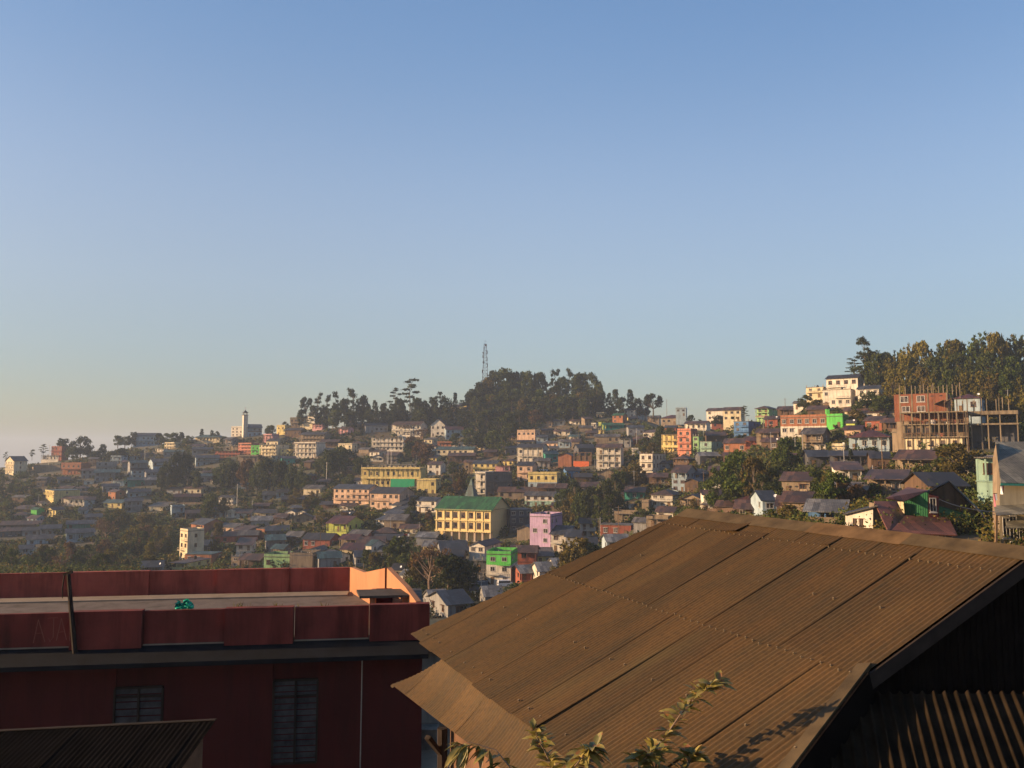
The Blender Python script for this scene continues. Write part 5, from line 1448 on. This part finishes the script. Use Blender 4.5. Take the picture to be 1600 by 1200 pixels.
# ------------------------------------------------------------------ smaller houses and sheds packed between the others
def overlap(xl, xr, ye, yb):
    k = 0
    for h in HOUSES:
        a = max(0, min(xr, h[6])-max(xl, h[5])); b = max(0, min(yb, h[8])-max(ye, h[7])); k += a*b
    return k/max(1, (xr-xl)*(yb-ye))
rf = random.Random(77); nf = tries = 0
RID = lambda px: float(np.interp(px, [0, 110, 200, 300, 380, 480, 520, 640, 760, 860, 935, 1000, 1100, 1200, 1300, 1340, 1450, 1600], [740, 728, 708, 700, 694, 684, 684, 672, 690, 672, 660, 655, 668, 668, 655, 640, 720, 740]))
BOT = lambda px: float(np.interp(px, [0, 140, 280, 400, 545, 640, 700, 860, 1075, 1300, 1600], [845, 800, 812, 886, 888, 915, 935, 895, 806, 812, 830]))
while nf < 82 and tries < 14000:
    tries += 1; x = rf.uniform(20, 1540); y = rf.uniform(RID(x), BOT(x)); Y = hit(x, y)
    if 60 < x < 275 and y > 800: continue
    if x < 330 and rf.random() < .6: continue
    if 1120 < x < 1260 and 700 < y < 790: continue
    if 860 < x < 970 and 750 < y < 835: continue
    if 620 < x < 745 and y > 850: continue
    if 330 < x < 540 and 715 < y < 800 and rf.random() < .8: continue
    W = rf.uniform(4.5, 9); H = rf.choice([2.4, 2.6, 2.8, 5.0, 5.4]); wp, hp = W/Y*F, H/Y*F
    if overlap(x-wp/2-1, x+wp/2+2, y-hp-2, y) > .12: continue
    fl = 2 if H > 4 else 1
    wall = rf.choice('twnwgwcidrtcpwyw' if x > 350 else 'iggdtnwi'); roof = rf.choice(['gB', 'gB', 'gD', 'gG', 'hB', 'sB', 'eB', 'gU', 'fC', 'sG'] if x > 350 else ['gB', 'gG', 'gB', 'gD', 'fC', 'hB'])
    house_(x-wp/2, x+wp/2, y-hp, y, rf.uniform(-12, 28) if x > 350 else rf.uniform(-35, 15), fl, wall, roof, rf.uniform(5, 9), '', group='small houses packed on the slope', cat='shed' if fl == 1 and W < 7 else None, name='shed' if fl == 1 and W < 7 else None); nf += 1  # one-storey houses below this width are named and tagged as sheds
# ------------------------------------------------------------------ trees
def rot_basis(n):
    """n random leaf frames"""
    a = RG.normal(size=(n, 3)); a /= np.linalg.norm(a, axis=1)[:, None]
    b = RG.normal(size=(n, 3)); b = np.cross(a, b); b /= np.linalg.norm(b, axis=1)[:, None]
    return a, b
def leafcloud(C, size, name, elong=1.0, mats=('leaf_dark',), droop=0):
    """quads centred on the points C"""
    n = len(C); a, b = rot_basis(n)
    if droop: a[:, 2] -= droop; a /= np.linalg.norm(a, axis=1)[:, None]; b = np.cross(a, RG.normal(size=(n, 3))); b /= np.linalg.norm(b, axis=1)[:, None]
    s = (size*(.82 if name == 'crown' else 1)*RG.uniform(.5, 1.35, n))[:, None]; A = a*s*elong; B = b*s
    V = np.stack([C-A*.5-B*.25, C-A*.1+B*.5-A*.0, C+A*.5+B*.1, C+A*.05-B*.5], axis=1).reshape(-1, 3)
    F_ = np.arange(4*n).reshape(-1, 4); return fastmesh(name, V, F_, mats)
def blob(c, r, n, flat_=1.0, shell=.55):
    d = RG.normal(size=(n, 3)); d /= np.linalg.norm(d, axis=1)[:, None]
    rr = (shell+(1-shell)*RG.random(n))[:, None]*RG.uniform(.8, 1.12, (n, 1)); p = d*rr*np.array(r)*np.array([1, 1, flat_]); return p+np.array(c)
PROTO = {}
def trunkmesh(name, pts, rs, limbs, mt='trunk'):
    mb = MB(); mb.tube(pts, rs, 6)
    for a, b, r in limbs:
        a, b = Vector(a), Vector(b); mid = (a+b)/2+Vector((0, 0, -.02)); mb.tube([a, mid, b], [r, r*.7, r*.3], 4, cap=False)
    return mb.mesh(name, mt)
def make_proto(kind, v):
    """unit tree: 1 high, crown 1 wide"""
    rnd = random.Random(hash(kind) % 1000+v if False else sum(map(ord, kind))*10+v); pts = []; limbs = []; tr = [(0, 0, -.12), (0, 0, .25), (.02, .0, .55), (0, .01, .8)]; rs = [.035, .028, .018, .006]; ls = .05; el = 1.4; droop = 0
    if kind == 'broad':
        for i in range(21):
            a = rnd.uniform(0, 6.28); h = rnd.uniform(.24, .9); q = .36*math.sin(math.pi*min(1, (h-.05)/.97))**.6*rnd.uniform(.5, 1.1); c = (q*math.cos(a), q*math.sin(a), h); r = rnd.uniform(.11, .2); pts.append(blob(c, (r, r, r*.8), 115)); limbs.append(((0, 0, h*.5), c, .012))
        pts.append(blob((0, 0, .85), (.16, .16, .13), 100)); ls = .062
    elif kind == 'round':
        for i in range(22):
            a = rnd.uniform(0, 6.28); ph = rnd.uniform(-.7, 1.4); q = .36*math.cos(ph); c = (q*math.cos(a), q*math.sin(a), .62+.27*math.sin(ph)); pts.append(blob(c, (.14, .14, .1), 90)); limbs.append(((0, 0, .35), c, .01))
        ls = .055
    elif kind == 'conifer':
        tr = [(0, 0, -.1), (0, 0, .5), (0, 0, .97)]; rs = [.03, .02, .004]
        for i in range(13):
            h = .18+.8*i/13; w_ = .42*(1-h)**.75+.05
            for k in range(7):
                a = rnd.uniform(0, 6.28); q = w_*rnd.uniform(.45, 1); pts.append(blob((q*math.cos(a), q*math.sin(a), h-q*.1), (.09, .09, .035), 24)); 
                if k < 3: limbs.append(((0, 0, h), (q*math.cos(a), q*math.sin(a), h-.02), .006))
        ls = .05
    elif kind == 'column':     # tall airy crown carried high
        tr = [(0, 0, -.1), (.01, 0, .3), (-.01, .01, .6), (.01, 0, .95)]; rs = [.028, .022, .016, .004]
        for i in range(16):
            a = rnd.uniform(0, 6.28); h = rnd.uniform(.3, .95); q = rnd.uniform(.1, .42)*(1.25-h*.65); c = (q*math.cos(a), q*math.sin(a), h); pts.append(blob(c, (.17, .17, .06), 75, shell=.2)); limbs.append(((0, 0, h-.12), c, .009))
        ls = .05
    elif kind == 'umbrella':
        tr = [(0, 0, -.1), (.02, 0, .35), (-.02, .0, .7), (0, 0, .98)]; rs = [.026, .02, .013, .004]
        for i in range(12):
            h = .42+.56*i/11; a = i*2.4+rnd.uniform(-.5, .5); q = rnd.uniform(.12, .36)*(1.25-h*.75); c = (q*math.cos(a), q*math.sin(a), h); pts.append(blob(c, (.19*(1.3-h*.6), .15, .022), 85, shell=.1)); limbs.append(((0, 0, h-.1), c, .008))
        ls = .045
    elif kind == 'bamboo':
        tr = [(0, 0, -.1), (0, 0, .3)]; rs = [.02, .015]; droop = .5; el = 2.2
        for i in range(26):
            a = rnd.uniform(0, 6.28); L = rnd.uniform(.55, 1.0); lean = rnd.uniform(.05, .38); last = None
            for k in range(9):
                q = k/8; p = (lean*q*q*1.2*math.cos(a)+.06*math.cos(a), lean*q*q*1.2*math.sin(a)+.06*math.sin(a), L*(q-.16*q**3*lean*3))
                if q > .25: pts.append(blob((p[0], p[1], p[2]), (.06, .06, .06), 14, shell=.1))
                if last: limbs.append((last, p, .005))
                last = p
        ls = .05
    elif kind == 'bare':
        tr = [(0, 0, -.1), (.03, 0, .3), (-.02, 0, .55), (0, 0, .8)]; rs = [.035, .028, .018, .006]
        for i in range(26):
            a = rnd.uniform(0, 6.28); h0 = rnd.uniform(.25, .65); q = rnd.uniform(.2, .48); c = (q*math.cos(a), q*math.sin(a), min(.98, h0+rnd.uniform(.15, .4))); limbs.append(((0, 0, h0), c, .012)); pts.append(blob(c, (.13, .13, .1), 34, shell=.1))
            for k in range(3): limbs.append((c, (c[0]+rnd.uniform(-.1, .1), c[1]+rnd.uniform(-.1, .1), min(1, c[2]+rnd.uniform(0, .12))), .006))
        ls = .04
    else:                      # bush
        tr = [(0, 0, -.2), (0, 0, .4)]; rs = [.04, .02]
        for i in range(14):
            a = rnd.uniform(0, 6.28); q = rnd.uniform(0, .34); h = rnd.uniform(.2, .75-q*.6); pts.append(blob((q*math.cos(a), q*math.sin(a), h), (.17, .17, .2), 70, shell=.4))
        ls = .075
    C = np.concatenate(pts); C[:, 2] = np.clip(C[:, 2], .02, 1.0+.02*RG.random(len(C)))
    crown = leafcloud(C, ls, 'crown', el, ['leaf_dark'], droop)
    trunk = trunkmesh('trunk', tr, rs, limbs, 'twig' if kind == 'bare' else 'trunk')
    return crown, trunk
KIND = dict(b='broad', r='round', c='conifer', e='column', u='umbrella', m='bamboo', x='bare', s='bush')
KN = dict(broad='broad-crowned tree', round='round-crowned tree', conifer='pointed conifer', column='tall airy tree', umbrella='layered umbrella-shaped tree', bamboo='bamboo clump', bare='bare twiggy tree', bush='bush')
OBN = dict(broad='broadleaf_tree', round='round_tree', conifer='conifer', column='airy_tree', umbrella='umbrella_tree', bamboo='bamboo_clump', bare='bare_tree', bush='bush')
LC = dict(d=('leaf_dark', 'dark green'), m=('leaf_mid', 'mid green'), o=('leaf_olive', 'olive'), y=('leaf_yellow', 'yellow-green'), n=('leaf_brown', 'brown'), g=('leaf_green', 'fresh green'))
for k in KIND.values(): PROTO[k] = [make_proto(k, v) for v in range(3)]
NT = [0]
def tree(x, yt, yb, w, kind, lc, label=None, Y=None, group=None):
    k = KIND[kind]; Y = Y or hit(x, yb); p = at(x, yb, Y); h = (te(x, yt)[1]-te(x, yb)[1])*Y; w_ = w/F*Y
    o = empty(OBN[k], p, random.uniform(0, 6.28)); cr, tr = PROTO[k][NT[0] % 3]; NT[0] += 1
    for nm, me in (('crown', cr), ('trunk', tr)):
        c = link(nm, me, o); c.scale = (w_, w_*random.uniform(.85, 1.1), h)
        if nm == 'crown': c.material_slots[0].link = 'OBJECT'; c.material_slots[0].material = MATS[LC[lc][0]]
    tag(o, label, 'bush' if k == 'bush' else ('bamboo' if k == 'bamboo' else 'tree'), group or ('bushes' if k == 'bush' else 'trees on the hillside'))
    if not label: auto_label(o, ('small ' if h < 6 else '')+LC[lc][1]+' '+KN[k], x, (yt+yb)/2)
    TREES.append((p.x, p.y, w_)); return o
TREES = []
TL = """
742 606 642 26 b d
752 597 636 26 b d
763 588 632 24 b o
772 577 630 30 b d
788 576 628 34 b m
803 580 628 26 b d
814 579 628 24 e m
828 580 630 26 b m
842 581 630 24 b d
854 594 630 20 e m
867 576 632 20 e d
878 588 630 22 b m
889 574 632 18 e d
898 585 632 20 b m
908 582 632 26 b m
922 580 636 24 b d
933 596 642 20 b m
940 610 645 14 b d
952 612 647 14 c d
962 606 648 18 c d
972 620 650 16 b d
985 606 650 18 c d
996 622 652 16 b d
1021 612 652 28 r d
1008 626 652 14 b d
748 620 655 28 b m
765 618 655 26 e o
782 616 652 26 b m
800 618 655 28 e m
818 622 656 24 b o
832 618 656 26 e m
848 620 658 24 b d
862 622 658 22 e m
880 618 656 24 b m
895 620 656 22 e d
912 622 656 22 b m
728 640 668 22 b d
745 645 676 26 b d
762 640 676 26 b m
779 650 686 28 b d
796 644 690 26 b m
812 640 672 24 b d
735 668 700 26 b m
752 672 705 24 b d
770 672 706 24 b m
788 680 712 22 e m
478 619 654 20 r d
496 613 660 16 e d
510 616 662 16 e m
524 611 662 13 e d
538 622 664 20 b d
552 606 664 26 e d
566 618 662 22 b m
586 623 664 16 c d
600 628 664 18 c d
612 630 664 18 b d
624 622 664 18 b d
617 606 662 24 u d
640 592 664 42 u d
652 622 664 22 b m
664 624 662 18 b d
674 620 662 20 b d
688 612 658 22 e d
698 620 655 18 b m
711 611 655 13 c d
722 625 650 14 e m
505 640 668 20 b d
520 640 670 22 b m
548 642 672 20 b d
590 640 668 26 b d
632 640 666 26 b d
660 638 668 26 b m
645 680 712 24 b n
655 690 722 26 b n
668 694 732 26 b n
643 700 720 20 b m
660 668 690 24 x n
712 676 700 18 b m
125 680 717 26 b d
101 685 717 26 b d
113 698 720 20 b m
67 694 717 15 u d
50 702 718 10 e d
8 706 725 10 u d
138 694 716 14 b d
162 694 712 14 b d
150 704 722 18 b d
175 704 722 24 b d
188 700 722 22 b d
184 680 699 16 b m
195 681 699 16 b m
206 675 699 14 b d
248 677 698 14 b d
258 676 697 16 b m
272 676 697 16 b m
283 674 696 14 c d
293 680 697 16 b m
315 669 690 9 c d
331 671 690 9 c d
338 673 690 8 b d
352 682 694 14 b d
422 664 684 14 b m
446 658 674 8 b m
275 705 768 22 b d
290 708 768 24 b d
262 718 770 22 b d
250 730 770 20 b m
305 735 770 22 b m
345 722 768 26 b m
362 722 768 26 b d
385 716 770 30 b n
402 720 772 28 b m
418 716 772 30 b d
436 718 772 28 b d
452 722 770 24 b m
470 735 768 20 b m
330 770 812 24 b m
322 780 815 20 b m
350 778 808 20 b o
340 815 850 18 b o
334 835 872 20 m y
515 702 748 30 b m
530 696 745 28 b m
545 700 738 24 b d
560 715 745 22 b m
500 715 742 22 b m
545 740 762 18 b m
480 742 768 20 b m
492 765 790 20 m o
505 800 822 24 b o
535 800 815 22 b n
640 690 716 18 b m
708 720 745 20 b m
722 728 770 24 m o
712 745 775 22 m n
700 756 776 16 s o
625 838 888 40 b g
608 852 895 34 b m
640 862 900 36 b m
672 846 936 66 x n
700 866 940 62 b d
728 872 938 50 b d
655 868 925 44 b o
640 895 930 30 s g
690 915 945 40 s n
575 858 890 22 b m
586 862 895 22 b o
904 838 912 62 b o
928 850 905 40 b d
888 858 912 36 b o
945 862 900 30 s y
865 880 905 22 s y
898 750 790 24 b d
880 762 805 30 b m
892 770 822 34 b o
908 768 826 30 b m
925 758 822 32 b d
945 750 818 30 b d
962 765 806 26 b m
936 775 840 26 e m
952 772 838 24 e m
915 790 835 26 b m
878 790 825 24 b o
866 800 830 22 s o
962 738 792 24 b d
985 722 762 36 m o
1000 728 760 30 b o
970 735 770 26 b m
1160 700 792 62 b g
1140 712 790 48 m g
1180 712 788 46 b o
1122 742 800 42 b g
1150 745 795 40 b d
1192 740 786 34 b d
1205 728 772 28 b m
1232 684 744 40 b g
1222 716 752 30 b m
1208 752 790 30 b d
1308 738 792 46 b g
1292 748 796 36 m g
1325 750 790 34 b n
1342 756 786 26 b n
1275 735 775 26 b m
1285 770 800 30 b m
1330 700 732 14 c d
1235 788 820 30 b o
1226 792 818 20 b y
1205 795 820 22 b m
1362 698 722 20 b d
1500 690 752 60 b o
1478 694 742 44 b m
1520 700 745 44 m o
1465 716 752 34 b m
1488 722 762 40 b o
1540 742 780 30 b y
1530 748 785 28 m y
1352 526 592 28 e d
1336 560 592 32 u d
1344 570 596 24 b m
1366 548 600 30 b d
1372 570 612 28 b m
1362 610 640 30 b m
1352 624 652 32 b m
1378 618 655 34 b m
1390 608 650 32 m o
1340 640 660 24 b o
1278 624 642 22 b o
1258 616 640 20 b m
1164 634 658 14 u d
1150 644 662 18 b d
1122 648 664 18 b d
1048 668 690 16 b m
1032 664 700 16 b m
1008 682 712 18 b m
1020 692 712 16 b o
1080 648 662 12 b d
1095 655 668 10 e m
930 690 702 10 b m
810 760 775 12 b m
752 640 662 18 x n
838 640 660 22 b n
480 780 800 20 b o
460 770 790 22 b o
560 800 818 18 b o
648 776 800 22 b d
640 790 812 18 b m
655 800 822 22 s o
670 790 818 18 s n
660 765 790 20 b d
1100 752 775 18 b m
1085 772 800 20 s o
1060 790 806 18 s m
1000 795 815 22 b m
"""
for ln in TL.strip().splitlines():
    f = ln.split(); g_ = list(map(float, f[:4])); g_[3] *= 1.3 if g_[1] < 700 else 1.1; g_[2] += 2 if g_[1] < 650 else 0; tree(*g_, f[4], f[5])
rnd = random.Random(41)
# bamboo and trees of the wooded hill on the right
sky_ = [(1378, 552), (1400, 541), (1420, 533), (1440, 529), (1465, 532), (1482, 531), (1500, 523), (1516, 536), (1530, 522), (1545, 516), (1562, 521), (1578, 516), (1600, 528), (1640, 525)]
def skyrow(x):
    for (a, b), (c, d) in zip(sky_[:-1], sky_[1:]):
        if a <= x <= c: return b+(d-b)*(x-a)/(c-a)
    return 530
for i in range(13):
    x = 1382+i*19+rnd.uniform(-4, 4); yb = 600-i*1.6; tree(x, skyrow(x)+rnd.uniform(-2, 4), yb, rnd.uniform(34, 46), 'm' if i % 3 else 'b', rnd.choice('ymg'), group='bamboo and trees on the right hill')
for i in range(12):
    x = 1374+i*21+rnd.uniform(-5, 5); tree(x, 556+rnd.uniform(-8, 6), 618-i*1.2, rnd.uniform(36, 48), 'm' if i % 2 else 'b', rnd.choice('ymgm'), group='bamboo and trees on the right hill')
for i in range(10):
    x = 1400+i*22+rnd.uniform(-5, 5); tree(x, 578+rnd.uniform(-6, 6), 638, rnd.uniform(34, 44), 'm' if i % 2 else 'b', rnd.choice('oymg'), group='bamboo and trees on the right hill')
for i in range(6): x = 1540+i*14; tree(x, 612+rnd.uniform(-6, 6), 668, 36, 'm', rnd.choice('oyn'), group='bamboo and trees on the right hill')
for i in range(13):
    x = 738+i*16+rnd.uniform(-3, 3); tp = float(np.interp(x, [735, 750, 775, 800, 830, 870, 910, 930, 945], [622, 612, 602, 600, 602, 598, 600, 608, 620]))+rnd.uniform(-8, 12)
    tree(x, tp, 628+rnd.uniform(0, 6), rnd.uniform(22, 32), rnd.choice('beec'), rnd.choice('dmdmg'), group='trees on the hilltop')
for i in range(18):
    x = 738+i*11.4+rnd.uniform(-3, 3); tree(x, 612+rnd.uniform(-6, 8), 650+rnd.uniform(-3, 5), rnd.uniform(22, 30), rnd.choice('bbbx' if i % 4 == 0 else 'bbe'), rnd.choice('dmdgo'), group='trees on the hilltop')
for i in range(15):
    x = 474+i*17.3+rnd.uniform(-3, 3); tree(x, 634+rnd.uniform(-5, 6), 667+rnd.uniform(-2, 3), rnd.uniform(18, 28), rnd.choice('bbbc'), rnd.choice('ddm'), group='trees along the ridge')
# ------------------------------------------------------------------ photo-space record of the houses, so planting leaves them in view
MASK = np.zeros((300, 400)); 
for (cx, cyy, W, D, th, xl, xr, ye, yb, zt) in HOUSES:
    a, b = int(max(0, (xl-2)/4)), int(min(399, (xr+3)/4)); c, d = int(max(0, (ye-3)/4)), int(min(299, yb/4)); MASK[c:d+1, a:b+1] = np.maximum(MASK[c:d+1, a:b+1], cyy)
FP = [(h[0]+math.sin(h[4])*h[3]/2, h[1]+math.cos(h[4])*h[3]/2, max(h[2], h[3])/2+.5) for h in HOUSES]
FPA = np.array(FP)
def clear(x, y, w):
    d = np.hypot(FPA[:, 0]-x, FPA[:, 1]-y); return not np.any(d < FPA[:, 2]+w*.35)
def hides(px, yt, yb, w, Y):
    a, b = int(max(0, (px-w/2)/4)), int(min(399, (px+w/2)/4)); c, d = int(max(0, yt/4)), int(min(299, (yb-1)/4))
    if a > b or c > d: return 0
    s = MASK[c:d+1, a:b+1]; return float((s > Y+1).mean())
def ridge(px): return float(np.interp(px, [0, 110, 200, 300, 380, 480, 520, 640, 760, 860, 935, 1000, 1100, 1200, 1300, 1340, 1450, 1600], [733, 720, 700, 692, 684, 662, 668, 650, 628, 620, 632, 650, 662, 660, 640, 606, 594, 570]))
def botrow(px): return float(np.interp(px, [0, 545, 640, 700, 860, 1075, 1600], [890, 890, 935, 950, 900, 812, 860]))
# wood in the left valley
n = 0
while n < 40:
    x = rnd.uniform(-5, 275); y = rnd.uniform(806, 892)
    lim = 858-(x*.13 if x > 60 else 0) if x < 130 else 822
    if y < lim or (x < 130 and y < 862): continue
    if hides(x, y-26, y, 22, hit(x, y)) > .3: continue
    tree(x, y-rnd.uniform(20, 34), y+4, rnd.uniform(20, 32), rnd.choice('bbbmbx'), rnd.choice('mogony'), group='wood in the left valley'); n += 1
# scattered trees between the houses
n = tries = 0
while n < 80 and tries < 9000:
    tries += 1; x = rnd.uniform(-5, 1600); y = rnd.uniform(ridge(x)+8, botrow(x)); Y = hit(x, y); p = at(x, y, Y); hm = rnd.uniform(3.2, 7.5); w_ = hm*rnd.uniform(.6, .9); hp_ = hm/Y*F; wp = w_/Y*F
    if Y < 75 or not clear(p.x, p.y, w_) or hides(x, y-hp_, y, wp, Y) > .18: continue
    tree(x, y-hp_, y+1, wp, rnd.choice('bbbbmsbe'), rnd.choice('mdodmgnoy') if x > 300 else rnd.choice('mddmdo')); n += 1
# ------------------------------------------------------------------ scrub and grass: nobody could count it
def scrub(name, label, count, lo, hi, mat, seed, size, minY=60, xr=(-60, 1680), per=26):
    r = random.Random(seed); Cs, SZ = [], []; k = tries = 0
    while k < count and tries < count*6:
        tries += 1; px = r.uniform(*xr); y = r.uniform(ridge(px)+2, botrow(px)+30); Y = hit(px, y) if 0 else None
        t_, e_ = te(px, y)
        # walk the ray quickly on the precomputed grid
        Ysamp = YS; zz_ = GZ(t_)
        j = np.argmax(e_*Ysamp <= zz_)
        if not (e_*Ysamp[j] <= zz_[j]): continue
        Y = float(Ysamp[j]); 
        if Y < minY or Y > 640: continue
        h = r.uniform(lo, hi); w_ = h*r.uniform(.8, 1.6); x_ = t_*Y
        if not clear(x_, Y, -1.0) or hides(px, y-h/Y*F, y, w_/Y*F, Y) > .35: continue
        n_ = per*(4 if Y < 110 else (2 if Y < 180 else 1)); SZ.append(np.full(n_, min(1.0, max(.24, Y/330)))); c = blob((x_, Y, ground(x_, Y)+h*.35), (w_*.6, w_*.6, h*.6), n_, shell=.2); Cs.append(c); k += 1
    C = np.concatenate(Cs); o = link(name, leafcloud(C, size*np.concatenate(SZ), name, 1.5, [mat])); tag(o, label, 'undergrowth', kind='stuff')
YS = np.arange(60, 645, 3.0)
_gz = {}
def GZ(t):
    key = int((t-TT[0])/(TT[1]-TT[0])); key = min(max(key, 0), len(TT)-1)
    if key not in _gz: _gz[key] = np.interp(YS, DROWS, GRID[key])
    return _gz[key]
scrub('scrub', 'low green scrub covering the slopes between the houses', 5200, .8, 2.4, 'leaf_mid', 5, .7)
scrub('dark_scrub', 'dark evergreen undergrowth covering the slopes', 4200, 1.0, 3.2, 'leaf_dark', 6, .8)
scrub('tall_scrub', 'tall green thicket threaded through the whole slope', 3500, 2.0, 4.2, 'leaf_mid', 15, .75, per=42)
scrub('tall_olive_scrub', 'tall olive thicket threaded through the whole slope', 2500, 1.8, 3.8, 'leaf_olive', 16, .75, per=40)
scrub('dry_scrub', 'dry brown scrub and grass on the slopes', 3000, .5, 1.6, 'leaf_brown', 7, .6)
scrub('olive_scrub', 'olive bushes and creepers on the slopes', 3800, .7, 2.2, 'leaf_olive', 8, .65)
ry = random.Random(99); Cs = []
for i in range(900):
    Y = ry.uniform(18, 66); X = ry.uniform(11, 62)
    if not clear(X, Y, .5): continue
    h = ry.uniform(.4, 1.6); Cs.append(blob((X, Y, ground(X, Y)+h*.35), (h*.8, h*.8, h*.6), 90, shell=.2))
o = link('yard_scrub', leafcloud(np.concatenate(Cs), .2, 'yard_scrub', 1.5, ['leaf_olive'])); tag(o, 'low olive weeds covering the plot behind the big roof', 'undergrowth', kind='stuff')
finish_labels()
